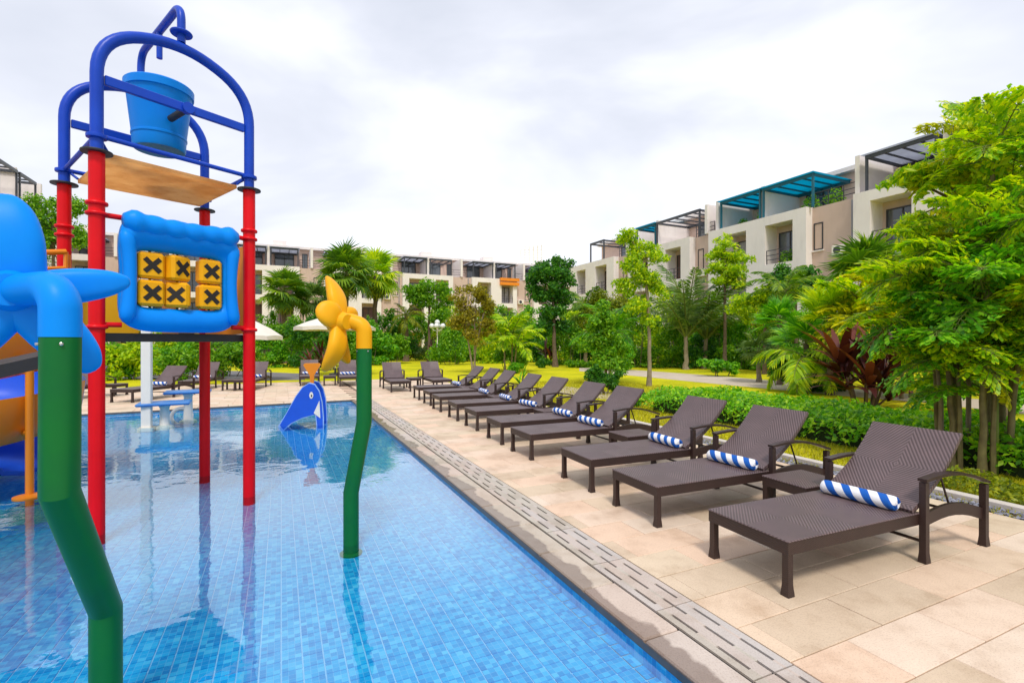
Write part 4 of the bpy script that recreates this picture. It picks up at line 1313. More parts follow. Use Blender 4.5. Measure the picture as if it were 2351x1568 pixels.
# front panel: puffy blue frame with a hole and lettered blocks
W_ = (FR - FL).length / KZ
fx_ = d_; fy_ = nrm                                   # fy_ points into the tower
Mf = Matrix.Translation(L_(FL, 0)) @ Matrix(((fx_.x, fy_.x, 0, 0), (fx_.y, fy_.y, 0, 0), (0, 0, 1, 0), (0, 0, 0, 1))) @ Matrix.Translation((0, 0, 1.5 * (1 - KZ))) @ Matrix.Scale(KZ, 4)
z0_ = 0.0
x0_, x1_ = .115, W_ - .125
zb0, zt0 = 1.585, 2.53
oxa, oxb, oza, ozb = .235, .905, 1.79, 2.255
def outer(k):                                        # outline with scalloped cloud top
    pts = []
    N = 72
    for i in range(N):
        a = 2 * math.pi * i / N
        cx, cz_ = math.cos(a), math.sin(a)
        e = 5.0
        rr = 1 / ((abs(cx) ** e + abs(cz_) ** e) ** (1 / e))
        X, Z = rr * cx, rr * cz_
        hx = (x1_ - x0_) / 2; hz = (zt0 - zb0) / 2
        pinch = 1 - .05 * (1 - min(1, abs(Z) * 1.25)) * 1.0
        px = (x0_ + x1_) / 2 + X * hx * pinch
        pz = (zb0 + zt0) / 2 + Z * hz
        if Z > .55: pz += .028 * abs(math.sin((X + 1) * 2.5 * math.pi)) * (Z - .3) + .022 * abs(X) ** 3
        pts.append((px, pz))
    return pts
def inner():
    pts = []; N = 72
    for i in range(N):
        a = 2 * math.pi * i / N; cx, cz_ = math.cos(a), math.sin(a); e = 9.0
        rr = 1 / ((abs(cx) ** e + abs(cz_) ** e) ** (1 / e))
        pts.append(((oxa + oxb) / 2 + rr * cx * (oxb - oxa) / 2, (oza + ozb) / 2 + rr * cz_ * (ozb - oza) / 2))
    return pts
O, I = outer(1), inner()
rings = []
K = 9
for k in range(K + 1):                                # front face from rim to hole, puffed out
    a = k / K
    hgt = .085 * (math.sin(math.pi * min(1, .06 + .88 * a)) ** .55)
    ring = []
    for i in range(72):
        x = O[i][0] * (1 - a) + I[i][0] * a; z = O[i][1] * (1 - a) + I[i][1] * a
        ex = 0
        if z > 2.30: ex = .045 * max(0, math.sin(math.pi * min(1, (z - 2.27) / .27))) * (.75 + .25 * abs(math.sin((x - x0_) / (x1_ - x0_) * 5 * math.pi)))
        ring.append((x, -hgt - ex, z + z0_))
    rings.append(ring)
back = [[(x, .03, z + z0_) for x, z in I], [(x, .03, z + z0_) for x, z in O]]
pn = MB(); pn.loft(rings + back + [rings[0]], cap=False, M=Mf)
pn = pn.obj('game_panel', sky_blue, T, smooth=True, angle=50)
sbm = pn.modifiers.new('s', 'SUBSURF'); sbm.levels = 1; sbm.render_levels = 1
roll = []
for k in range(33):
    a = k / 32; x = x0_ + .03 + (x1_ - x0_ - .06) * a
    lump = .070 + .016 * abs(math.sin(a * 6 * math.pi)) + .022 * (abs(2 * a - 1) ** 3)
    lump *= min(1, .55 + 6 * min(a, 1 - a))
    zc = 2.455 + .02 * (2 * a - 1) ** 2
    roll.append([Mf @ V((x, -.085 + .9 * lump * math.cos(2 * math.pi * j / 16), zc + lump * math.sin(2 * math.pi * j / 16))) for j in range(16)])
MB().loft(roll).obj('cloud_roll', sky_blue, pn, smooth=True, angle=80)
for sg_ in (0, 1):                                    # swelling arms down each side
    arm = []
    for k in range(19):
        a = k / 18; zz_ = 1.66 + .74 * a; xx_ = (x0_ + .055 + .022 * math.sin(a * math.pi)) if sg_ == 0 else (x1_ - .055 - .022 * math.sin(a * math.pi))
        rr_ = (.048 + .018 * abs(2 * a - 1) ** 2) * min(1, .4 + 8 * min(a, 1 - a))
        arm.append([Mf @ V((xx_ + rr_ * math.cos(2 * math.pi * j / 12), -.070 + rr_ * math.sin(2 * math.pi * j / 12), zz_)) for j in range(12)])
    MB().loft(arm).obj('moulded_arm', sky_blue, pn, smooth=True, angle=80)
for (xx, zz, sd) in ((.10, 2.50, 0), (W_ - .09, 2.50, 0), (.10, 1.64, 0), (W_ - .09, 1.64, 0)):
    x_in = x0_ + .04 if xx < .5 else x1_ - .04
    MB().tube([Mf @ V((0.05 if xx < .5 else W_ - .05, 0, zz + z0_)), Mf @ V((x_in, -.01, zz + z0_))], .022, 10).obj('panel_arm', red, pn, smooth=True)
MB().box(oxa - .01, oxa + .012, -.03, .01, oza - .03 + z0_, ozb + .03 + z0_, M=Mf).obj('yellow_lining', sun_yellow, pn)
MB().box(oxb - .012, oxb + .01, -.03, .01, oza - .03 + z0_, ozb + .03 + z0_, M=Mf).obj('yellow_lining', sun_yellow, pn)
bs = .19
xl = oxa + .02 + bs / 2
cols_ = [(.345, 0.0, 0.0), (.548, 22.0, -28.0), (.803, 0.0, 0.0)]
def xpoly(s_, w_):
    q_ = w_ / math.sqrt(2); a = s_
    return [(0, q_), (a - q_, a), (a, a - q_) if False else (a, a - q_ * .0 - q_), (q_, 0), (a, -a + q_), (a - q_, -a), (0, -q_), (-a + q_, -a), (-a, -a + q_), (-q_, 0), (-a, a - q_), (-a + q_, a)]
for (cx, rt, rb) in cols_:
    MB().tube([Mf @ V((cx, -.02, oza - .04 + z0_)), Mf @ V((cx, -.02, ozb + .04 + z0_))], .010, 8).obj('spindle', ink, pn)
    for row, rr_ in ((0, rb), (1, rt)):
        cz_ = oza + .118 + row * .228 + z0_
        Mb = Mf @ Matrix.Translation((cx, -.02, cz_)) @ Matrix.Rotation(math.radians(rr_), 4, 'Z')
        m_ = MB(); m_.box(-bs * .5, bs * .5, -bs * .32, bs * .32, -.108, .108, c=.022); blk = m_.obj('letter_block', yellow, pn)
        blk.matrix_local = Mb
        for sd in (-1, 1):
            m_ = MB(); m_.prism(xpoly(.068, .038), sd * (bs * .32 + .0005), sd * (bs * .32 + .004)); m_.obj('letter_x', ink, blk)
# side panels, rail, entry
def wallpanel(a, c, z0p, z1p, m, nm, ka=.06, kb=.94, off=0.0, hole=None):
    v_ = c - a; n_ = V((-v_.y, v_.x, 0)).normalized() * .018
    p0, p1 = a + v_ * ka, a + v_ * kb
    r0 = [L_(p0 - n_, z0p), L_(p1 - n_, z0p), L_(p1 + n_, z0p), L_(p0 + n_, z0p)]
    r1_ = [L_(p0 - n_, z1p), L_(p1 - n_, z1p), L_(p1 + n_, z1p), L_(p0 + n_, z1p)]
    return MB().loft([r0, r1_]).obj(nm, m, T)
wallpanel(FR, BR, 1.58, 2.44, orange, 'side_panel')
wallpanel(BL, BR, 1.58, 2.18, sun_yellow, 'back_panel', .10, .48)
wallpanel(BL, BR, 1.58, 2.40, tan_board, 'back_board', .66, .78)
v_ = (BL - FL)
for k in (.12, .88):
    q0 = FL + v_ * k; MB().tube([L_(q0, 1.58), L_(q0, 2.30)], .025, 10).obj('entry_post', orange, T, smooth=True)
out_ = (FL - FR).normalized()
# handrail leaving the tower beside the slide entry
r_ = [L_(BL + out_ * .02 - v_.normalized() * .2, 2.32), L_(BL + out_ * .45 - v_.normalized() * .25, 2.24), L_(BL + out_ * .95 - v_.normalized() * .28, 2.16)]
hr = MB(); hr.tube(fillet(r_, .2), .026, 10); hr = hr.obj('handrail', orange, T, smooth=True)
for k in range(5):
    a = k / 4; q0 = r_[0].lerp(r_[2], a); MB().tube([q0, V((q0.x, q0.y, 1.55 - FLOOR))], .018, 8).obj('baluster', orange, hr, smooth=True)
MB().tube([V((r_[0].x, r_[0].y, 2.20 - FLOOR)), V((r_[2].x, r_[2].y, 2.04 - FLOOR))], .018, 8).obj('lower_rail', orange, hr, smooth=True)
# landing beside the tower, then the spiral slide
la = FL + v_ * .18; lb = FL + v_ * .82
r0 = [L_(la, 1.38), L_(la + out_ * 1.0, 1.12), L_(lb + out_ * 1.0, 1.12), L_(lb, 1.38)]
r1_ = [p + V((0, 0, .10)) for p in r0]
MB().loft([r0, r1_]).obj('landing', black_rub, T)
post = gp(68, 1140, WATER)
S = empty('spiral_slide', (post.x, post.y, FLOOR), 0, 'orange and blue spiral slide on a thin orange post in the pool', 'slide')
MB().tube([(0, 0, 0), (0, 0, 1.36 - FLOOR)], .034, 16).obj('support_post', orange, S, smooth=True)
MB().lathe([(.13, WATER - FLOOR - .01), (.13, WATER - FLOOR + .012), (.04, WATER - FLOOR + .03)], 20).obj('post_collar', orange, S, smooth=True, angle=40)
# trough swept along a falling spiral; each moulded section its own colour
cx_, cy_ = -1.18, .25
def slide_ring(a, z, rad=.76, wd=.33):
    c0_ = V((cx_ + rad * math.cos(a), cy_ + rad * math.sin(a), z)); o_ = V((math.cos(a), math.sin(a), 0))
    prof = [(-wd, .30), (-wd * 1.02, .10), (-wd * .7, -.07), (0, -.13), (wd * .7, -.07), (wd * 1.02, .10), (wd * 1.05, .34), (wd * 1.22, .36), (wd * 1.22, .32), (wd * 1.12, .06), (wd * .75, -.12), (0, -.18), (-wd * .75, -.12), (-wd * 1.12, .06), (-wd * 1.15, .26), (-wd * 1.15, .30)]
    return [c0_ + o_ * x + V((0, 0, y)) for x, y in prof]
a0, a1 = math.radians(75), math.radians(75 - 720)
z_hi, z_lo = 1.46 - FLOOR, .08 - FLOOR
NS = 9
for sct in range(NS):
    rings = []
    for k in range(13):
        f_ = (sct + k / 12) / NS
        rings.append(slide_ring(a0 + (a1 - a0) * f_, z_hi + (z_lo - z_hi) * f_))
    MB().loft(rings).obj('slide_section', [orange, orange, sky_blue, sky_blue, mid_blue, orange, orange, sky_blue, mid_blue][sct], S, smooth=True, angle=55)
MB().tube([(0, 0, 1.2 - FLOOR), (cx_ + .95, cy_ - .1, 1.2 - FLOOR)], .03, 10).obj('bracket', orange, S)
MB().tube([(0, 0, .6 - FLOOR), (cx_ + .95, cy_ - .1, .55 - FLOOR)], .03, 10).obj('bracket', orange, S)
MB().tube([(cx_, cy_, 0), (cx_, cy_, 1.9 - FLOOR)], .06, 16).obj('mast', mid_blue, S, smooth=True)

# ------------------------------------------------------------------ plants
def two_mat(mb_leaf, mb_stalk, name, ml, ms):
    me = bpy.data.meshes.new(name)
    n = len(mb_leaf.v)
    me.from_pydata(mb_leaf.v + mb_stalk.v, [], mb_leaf.f + [tuple(i + n for i in f) for f in mb_stalk.f])
    me.materials.append(ml); me.materials.append(ms)
    me.polygons.foreach_set('material_index', [0] * len(mb_leaf.f) + [1] * len(mb_stalk.f))
    me.update(); return me
_cache = {}
def frond_mesh(ml, var, n=30, L=1.0, bend=1.3, ll=.30, lw=.026, th0=.5, dens=1.0):
    key = ('fr', ml.name, var, n, bend, ll, lw, th0)
    if key in _cache: return _cache[key]
    rg = random.Random(var * 17 + n)
    lf, st = MB(), MB()
    pts = []; x = z = 0.0; N = 16; y = 0.0
    for i in range(N + 1):
        a = i / N; pts.append(V((x, y, z)))
        th = th0 - bend * a ** 1.3
        x += L / N * math.cos(th); z += L / N * math.sin(th); y += L / N * .06 * math.sin(a * 3 + var)
    st.tube(pts, [.016 * (1 - .8 * i / N) for i in range(N + 1)], 5)
    for k in range(n):
        a = .16 + .84 * k / (n - 1)
        f_ = a * N; i = min(N - 1, int(f_)); p = pts[i].lerp(pts[i + 1], f_ - i); t = (pts[i + 1] - pts[i]).normalized()
        upv = V((-t.z, 0, t.x))
        l = ll * (math.sin(math.pi * (.12 + .80 * a)) ** .7) * rg.uniform(.85, 1.12)
        for sgn in (-1, 1):
            fw = .45 + .5 * a + rg.uniform(-.12, .12)
            dr = (V((0, sgn, 0)) * math.cos(fw) + t * math.sin(fw) + upv * rg.uniform(-.05, .32) - V((0, 0, rg.uniform(.1, .45)))).normalized()
            sd = t.cross(dr).cross(dr).normalized() if False else (t - dr * t.dot(dr)).normalized()
            w = lw * rg.uniform(.8, 1.2)
            m1 = p + dr * l * .45 + V((0, 0, .0)); tip = p + dr * l + V((0, 0, -l * .28))
            lf.add([p, m1 + sd * w, tip, m1 - sd * w], [(0, 1, 2, 3)])
    _cache[key] = two_mat(lf, st, 'frond', ml, stalk_m)
    return _cache[key]
def fishtail_mesh(ml, var, bend=1.2, th0=.5):
    key = ('ft', ml.name, var, bend)
    if key in _cache: return _cache[key]
    rg = random.Random(var * 13 + 5); lf, st = MB(), MB(); N = 12; pts = []; x = z = 0.0
    for i in range(N + 1):
        a = i / N; pts.append(V((x, .03 * math.sin(a * 4 + var), z))); th = th0 - bend * a ** 1.3
        x += 1 / N * math.cos(th); z += 1 / N * math.sin(th)
    st.tube(pts, [.014 * (1 - .8 * i / N) for i in range(N + 1)], 5)
    for k in range(11):
        a = .16 + .82 * k / 10; f_ = a * N; i = min(N - 1, int(f_)); p = pts[i].lerp(pts[i + 1], f_ - i); t = (pts[i + 1] - pts[i]).normalized()
        for sgn in (-1, 1):
            pl_ = .40 * math.sin(math.pi * (.18 + .74 * a)) * rg.uniform(.8, 1.15)
            fw = .35 + .6 * a
            dr = (V((0, sgn, 0)) * math.cos(fw) + t * math.sin(fw) + V((0, 0, rg.uniform(-.25, .15)))).normalized()
            q1 = p + dr * pl_ * .5 + V((0, 0, .01)); q2 = p + dr * pl_ - V((0, 0, .10 * pl_))
            st.tube([p, q1, q2], [.005, .004, .002], 4, cap=False)
            for j in range(8):
                b_ = .2 + .8 * j / 7; c = (p.lerp(q1, b_ * 2) if b_ < .5 else q1.lerp(q2, b_ * 2 - 1))
                for s2 in (-1, 1):
                    sd = (t * s2 * rg.uniform(.7, 1.1) + dr * rg.uniform(.4, .9) + V((0, 0, rg.uniform(-.55, .10)))).normalized()
                    l = rg.uniform(.10, .16) * (1 - .25 * b_); wv = sd.cross(V((rg.uniform(-.3, .3), rg.uniform(-.3, .3), 1))).normalized() * l * rg.uniform(.16, .26)
                    lf.add([c, c + sd * l * .6 + wv, c + sd * l, c + sd * l * .6 - wv], [(0, 1, 2, 3)])
    _cache[key] = two_mat(lf, st, 'frond', ml, stalk_m); return _cache[key]
def fan_mesh(ml, var, blades=24, span=265, pet=.7, r=1.0, droop=.22):
    key = ('fan', ml.name, var, blades, pet, droop)
    if key in _cache: return _cache[key]
    rg = random.Random(var * 31 + blades)
    lf, st = MB(), MB()
    st.tube([(0, 0, 0), (pet * .5, 0, .03), (pet, 0, 0)], [.022, .016, .012], 6)
    da = math.radians(span / blades)
    for k in range(blades):
        a = math.radians(-span / 2) + (k + .5) * da
        rr = r * (.72 + .28 * math.cos(a * .55)) * rg.uniform(.9, 1.06)
        dv = V((math.cos(a), math.sin(a), 0)); sv = V((-math.sin(a), math.cos(a), 0))
        b0 = V((pet, 0, 0)); cup = .10
        m = b0 + dv * rr * .55 + V((0, 0, cup * rr * .5)); w = rr * .55 * math.tan(da / 2) * 1.06
        mc = m + V((0, 0, .035 * rr)); tip = b0 + dv * rr + V((0, 0, cup * rr - droop * rr * rg.uniform(.5, 1.5)))
        lf.add([b0, m + sv * w, tip, m - sv * w, mc], [(0, 4, 1), (1, 4, 2), (2, 4, 3), (3, 4, 0)])
    _cache[key] = two_mat(lf, st, 'fan_leaf', ml, stalk_m)
    return _cache[key]
def sword_mesh(ml, var, w=.05, bend=.5):
    key = ('sw', ml.name, var, w, bend)
    if key in _cache: return _cache[key]
    m_ = MB(); rings = []; N = 7; x = z = 0
    for i in range(N + 1):
        a = i / N; th = 1.35 - bend * a ** 1.5 * (1 + .25 * var)
        ww = w * (math.sin(math.pi * (.10 + .88 * a)) ** .8)
        rings.append([(x, -ww, z), (x - .25 * ww, 0, z - .35 * ww), (x, ww, z)])
        x += math.cos(th) / N; z += math.sin(th) / N
    m_.loft(rings, cap=False, closed=False)
    _cache[key] = m_.mesh('sword_leaf', ml, True)
    return _cache[key]

def trunk(parent, path, r0, r1, m, name='trunk', n=9):
    pts = [V(p) for p in path]; out = []
    for i in range(len(pts) - 1):
        for k in range(4): out.append(pts[i].lerp(pts[i + 1], k / 4) + V((rnd.uniform(-1, 1), rnd.uniform(-1, 1), 0)) * r1 * (.4 if (i or k) else 0))
    out.append(pts[-1])
    rs = [r0 + (r1 - r0) * i / (len(out) - 1) for i in range(len(out))]
    rs[0] *= 1.5; 
    if len(rs) > 1: rs[1] *= 1.12
    return MB().tube(out, rs, n).obj(name, m, parent, smooth=True, angle=60)

GZ = -.035
def tree(label, ub, d, clumps, n, L, ml, stems, r=.09, mb=bark, name='tree', w=.5, cat='tree', branch=True, droop=0.0, group=None, shell=.35):
    """clumps: (column, row, half width, half height in photo px, depth offset m); stems: rows of trunk paths in photo px"""
    p = at(ub, d); R = empty(name, (p.x, p.y, GZ), 0, label, cat, group)
    k = d / F
    def lc(u, v, dy=0.0): return V(((u - ub) * k, dy, zat(v, d) - GZ))
    cl = []
    for (u, v, ru, rv, dy) in clumps:
        c = lc(u, v, dy); cl.append(((c.x, c.y, c.z), (ru * k * 1.15, max(ru * k, .3), rv * k * 1.22)))
    me = quads_mesh('crown', leaf_cloud(lumpy(cl), int(n * 1.6), L * .82, w, droop=droop, shell=.2), ml)
    link('crown', me, R)
    for path in stems:
        pts = [lc(*q_) for q_ in path]; pts[0].z = -.02
        tk = trunk(R, pts, r, r * .45, mb)
        if branch:
            top = pts[-1]
            for (c, rr) in cl:
                c = V(c)
                if c.z - rr[2] * .2 < pts[0].z + .3: continue
                a = pts[max(0, len(pts) - 2)].lerp(top, rnd.uniform(.3, .95))
                mid = a.lerp(c, .5) + V((0, 0, .12 * (c - a).length))
                MB().tube([a, mid, c + V((0, 0, rr[2] * .3))], [r * .38, r * .26, r * .08], 6).obj('branch', mb, tk, smooth=True)
    return R
def shrub(label, ub, vb, clumps, n, L, ml, name='shrub', w=.5, d=None, cat='shrub', group=None, stemn=4, droop=0.0):
    d = d or gp(ub, vb, GZ).y
    p = at(ub, d); R = empty(name, (p.x, p.y, GZ), 0, label, cat, group)
    k = d / F; cl = []
    for (u, v, ru, rv, dy) in clumps:
        cl.append((((u - ub) * k, dy, max(zat(v, d) - GZ, rv * k * .8)), (ru * k, max(ru * k * .8, .2), rv * k)))
    low = min(c[2] - r[2] for c, r in cl)
    if low > .12:                                      # leaves down to the ground
        wx_ = max(r[0] for c, r in cl)
        for c, r in list(cl)[:2]:
            cl.append(((c[0], c[1], low * .55), (r[0] * .95, r[1] * .9, low * .75)))
    link('foliage', quads_mesh('foliage', leaf_cloud(lumpy(cl, k=5), int(n * 1.3), L * .85, w, droop=droop, shell=.3), ml), R)
    for i in range(stemn):
        c = V(cl[i % len(cl)][0]); b0 = V((c.x * .55 + rnd.uniform(-.08, .08), c.y * .6, -.01))
        MB().tube([b0, b0.lerp(c, .5) + V((rnd.uniform(-.05, .05), 0, 0)), c], [.022, .015, .007], 6).obj('stem', bark, R)
    return R
def fan_palm(label, ub, d, crown_v, rad, n, ml, tr=.11, pet=.8, base_u=None, name='fan_palm', el=(80, -35), droop=.25, skirt=0, lean=0.0, mb=bark):
    bu = base_u if base_u is not None else ub
    p = at(bu, d); R = empty(name, (p.x, p.y, GZ), 0, label, 'palm')
    top = V(((ub - bu) * d / F, 0, zat(crown_v, d) - GZ))
    trunk(R, [(0, 0, -.02), (top.x * .4, 0, top.z * .5), top], tr, tr * .8, mb)
    for i in range(n):
        a = i * 2.39996 + rnd.uniform(-.2, .2); f_ = i / (n - 1)
        e = math.radians(el[0] + (el[1] - el[0]) * f_ ** .8 + rnd.uniform(-8, 8))
        me = fan_mesh(ml, i % 3, pet=pet, droop=droop)
        o = link('leaf', me, R, top + V((0, 0, .1 * (1 - f_))), (0, 0, 0), rad * rnd.uniform(.85, 1.1))
        o.rotation_euler = (Matrix.Rotation(a, 3, 'Z') @ Matrix.Rotation(-e, 3, 'Y') @ Matrix.Rotation(rnd.uniform(-.4, .4), 3, 'X') ).to_euler()
        # blade hangs from its stalk
    for i in range(skirt):
        a = rnd.uniform(0, 6.28); o = link('dead_leaf', fan_mesh(L_olive, 5, pet=pet, droop=.5), R, top - V((0, 0, .15)), (0, 0, 0), rad * .8)
        o.rotation_euler = (Matrix.Rotation(a, 3, 'Z') @ Matrix.Rotation(math.radians(65), 3, 'Y')).to_euler()
    return R
def feather_palm(label, ub, d, crown_v, L, n, ml, tr=.08, bend=1.5, th=(75, 5), base_u=None, name='feather_palm', stems=((0, 0, 1.0),), nl=30, ll=.30, lw=.026, mb=pale_bark, cat='palm', fish=False, mats=None):
    bu = base_u if base_u is not None else ub
    p = at(bu, d); R = empty(name, (p.x, p.y, GZ), 0, label, cat)
    zt = zat(crown_v, d) - GZ
    for (sx_, sy_, hk) in stems:
        lean = V((sx_ * .35, sy_ * .35, 0)); b0 = V((sx_, sy_, -.02)); top = V(((ub - bu) * d / F + sx_, sy_, zt * hk)) + lean
        trunk(R, [b0, b0.lerp(top, .55) - lean * .15, top], tr, tr * .7, mb, 'stem' if len(stems) > 1 else 'trunk')
        for i in range(n):
            a = i * 2.39996 + rnd.uniform(-.25, .25) + sx_ * 3; f_ = i / max(1, n - 1)
            e = math.radians(th[0] + (th[1] - th[0]) * f_ + rnd.uniform(-8, 8))
            mm = mats[i % len(mats)] if mats else ml
            o = link('frond', fishtail_mesh(mm, i % 4, bend) if fish else frond_mesh(mm, i % 4, nl, bend=bend, ll=ll, lw=lw), R, top - V((0, 0, .12 * f_)), (0, 0, 0), L * rnd.uniform(.8, 1.12))
            o.rotation_euler = (Matrix.Rotation(a, 3, 'Z') @ Matrix.Rotation(-(e - .5), 3, 'Y')).to_euler()
    return R
def spiky(label, ub, vb, hgt, n, ml, w=.05, spread=1.0, name='cordyline', d=None, cat='shrub', canes=5, rad=.25):
    d = d or gp(ub, vb, GZ).y; p = at(ub, d); R = empty(name, (p.x, p.y, GZ), 0, label, cat)
    tops = []
    for c in range(canes):
        a = c * 2.4; h_ = hgt * rnd.uniform(.12, .55)
        b0 = V((rad * .4 * math.cos(a), rad * .4 * math.sin(a), -.02)); t_ = V((rad * math.cos(a), rad * math.sin(a), h_))
        MB().tube([b0, b0.lerp(t_, .5), t_], [.03, .025, .02], 6).obj('cane', bark, R); tops.append(t_)
    for i in range(n):
        t_ = tops[i % canes]; a = i * 2.39996 + rnd.uniform(-.3, .3)
        f_ = rnd.random()
        o = link('leaf', sword_mesh(ml, i % 3, w), R, t_ - V((0, 0, f_ * t_.z * .5)), (0, 0, 0), hgt * rnd.uniform(.4, .62))
        o.rotation_euler = (Matrix.Rotation(a, 3, 'Z') @ Matrix.Rotation(spread * f_ * .9, 3, 'Y') ).to_euler()
    return R

# ---- near border: hedge, ground cover, grass
def bedleaves(t0, t1, s0, s1, z0, z1, n, L, seed, crownish=True):
    rg = np.random.default_rng(seed)
    t = t0 + (t1 - t0) * rg.random(n); s = s0 + (s1 - s0) * rg.random(n)
    tt = (t - t0) / (t1 - t0) * 2 - 1; ss = (s - s0) / (s1 - s0) * 2 - 1
    top = z1 * (1 - .35 * np.abs(tt) ** 4 - .25 * np.abs(ss) ** 24) + .05 * np.sin(s * 3.1) * np.cos(t * 4) + .04 * np.sin(s * 7.7 + t * 2) + .05 * rg.random(n)
    z = z0 + (top - z0) * rg.random(n) ** .38
    pos = np.stack([t, s, z], 1)
    nn = rg.normal(size=(n, 3)) * .55 + np.array([0, 0, .8]) + np.stack([tt * .5, np.zeros(n), np.zeros(n)], 1); nn /= np.linalg.norm(nn, axis=1)[:, None]
    a = rg.normal(size=(n, 3)); a -= nn * (a * nn).sum(1)[:, None]; a /= np.linalg.norm(a, axis=1)[:, None]
    bb = np.cross(nn, a); l = L * (.6 + .8 * rg.random(n))[:, None]
    return np.stack([pos - a * l * .5, pos + bb * l * .24, pos + a * l * .5 - nn * l * .12, pos - bb * l * .24], 1)
hd = empty('hedge', (0, 0, 0), PA, 'low dense leafy green hedge behind the poolside loungers', 'hedge')
link('foliage', quads_mesh('foliage', bedleaves(7.35, 9.3, -3.5, 9.0, -.03, .46, 34000, .085, 3), L_hedge), hd)
core = MB(); core.box(7.6, 9.05, -3.3, 8.8, -.034, .26); core.obj('twiggy_core', surf('hedge_twigs', (.03, .05, .012), (.015, .025, .008), 14, .95, .6, 30), hd)
gc = empty('ground_cover', (0, 0, 0), PA, 'short clipped green ground cover just beyond the pale kerb', 'ground cover')
gc['kind'] = 'stuff'
link('foliage', quads_mesh('foliage', bedleaves(6.06, 6.62, -3, 3.2, -.03, .10, 9000, .05, 5), L_olive), gc)
def blades(n, t0, t1, s0, s1, h, seed):
    rg = np.random.default_rng(seed)
    pos = np.stack([t0 + (t1 - t0) * rg.random(n), s0 + (s1 - s0) * rg.random(n), np.full(n, -.035)], 1)
    a = rg.random(n) * 6.283; dv = np.stack([np.cos(a), np.sin(a), np.zeros(n)], 1); hh = (h * (.5 + .8 * rg.random(n)))[:, None]
    wv = dv * .006; le = np.stack([-np.sin(a), np.cos(a), np.zeros(n)], 1) * hh * (.2 + .7 * rg.random(n))[:, None]; up = np.array([0, 0, 1.0]) * hh
    return np.stack([pos - wv, pos + wv, pos + wv * .3 + le + up, pos - wv * .3 + le + up], 1)
gr = link('grass', quads_mesh('grass', np.concatenate([blades(26000, 5.7, 7.5, -1.5, 12, .05, 8), blades(26000, 5.7, 12, 8.4, 17, .05, 9)]), blade_m), None, (0, 0, 0), (0, 0, PA))
tag(gr, 'short yellow-green grass blades beside the hedge and loungers', 'grass', kind='stuff')

# ---- the big clump by the terrace
pc = gp(2238, 1085, GZ)
R = feather_palm('large clumping palm with ringed canes and yellow-green fronds beside the first lounger', 2238, pc.y, 655, .92, 14, L_fish, tr=.036, bend=1.25, th=(86, -5),
     stems=((-.16, .1, .66), (-.05, -.15, .95), (.15, .05, 1.26), (.3, -.1, .78), (.05, .3, 1.10), (.45, .3, 1.78), (-.10, .35, .90), (.50, .1, 1.1), (.65, .35, 1.4), (.75, .0, .9)), mb=cane, name='clumping_palm', fish=True, mats=(L_fish, L_fish, L_fresh, L_gold, L_fish))
for i in range(34):                                    # lower, greener fronds round the canes
    a = i * 2.4; h_ = rnd.uniform(.9, 1.7); o = link('frond', fishtail_mesh([L_fresh, L_fish][i % 2], i % 4, 1.4), R, (rnd.uniform(-.35, .45), rnd.uniform(-.15, .4), h_), (0, 0, 0), rnd.uniform(.6, .9))
    o.rotation_euler = (Matrix.Rotation(a, 3, 'Z') @ Matrix.Rotation(-(rnd.uniform(.35, 1.2) - .5), 3, 'Y')).to_euler()
for i in range(7):
    a = i * 2.4; x, y = .38 * math.cos(a) * rnd.uniform(.3, 1), .1 + .3 * math.sin(a)
    MB().tube([(x, y, -.02), (x * 1.05, y, rnd.uniform(.5, 1.1)), (x * 1.3, y * 1.2, rnd.uniform(1.2, 1.7))], [.03, .026, .014], 7).obj('cane', rnd.choice([cane, pale_bark, stalk_m]), R, smooth=True)
feather_palm('golden cane palm with yellow fronds behind the dark red cordyline', 2050, 13.8, 705, 1.65, 17, L_gold, tr=.04, bend=1.5, th=(80, 10), stems=((-.5, 0, .8), (.1, .2, 1.05), (.5, 0, .95), (0, -.3, .7), (1.0, .2, 1.1)), mb=cane, name='golden_cane_palm', fish=True, mats=(L_gold, L_gold, L_fish))
tree('tall yellow-green tree with dark forked trunk rising above the clumping palm', 2290, 7.4,
     [(2240, 390, 90, 60, 0), (2110, 422, 95, 30, -.3), (2325, 270, 60, 80, .3), (2050, 430, 50, 16, -.3), (2190, 520, 90, 50, .2), (2330, 470, 80, 70, 0), (2420, 360, 90, 110, 0), (2280, 600, 80, 40, -.2), (2420, 560, 90, 70, 0), (2130, 500, 50, 30, .2)], 15000, .15, L_fish,
     [[(2290, 1000), (2292, 700), (2285, 620), (2270, 520)], [(2294, 1000), (2294, 650), (2318, 560), (2330, 420)]], .085, bark, w=.30, droop=.7)
spiky('broad dark red cordyline behind the hedge', 1985, 917, 2.35, 135, L_red, .06, 1.35, rad=.5, canes=11, d=11.8)
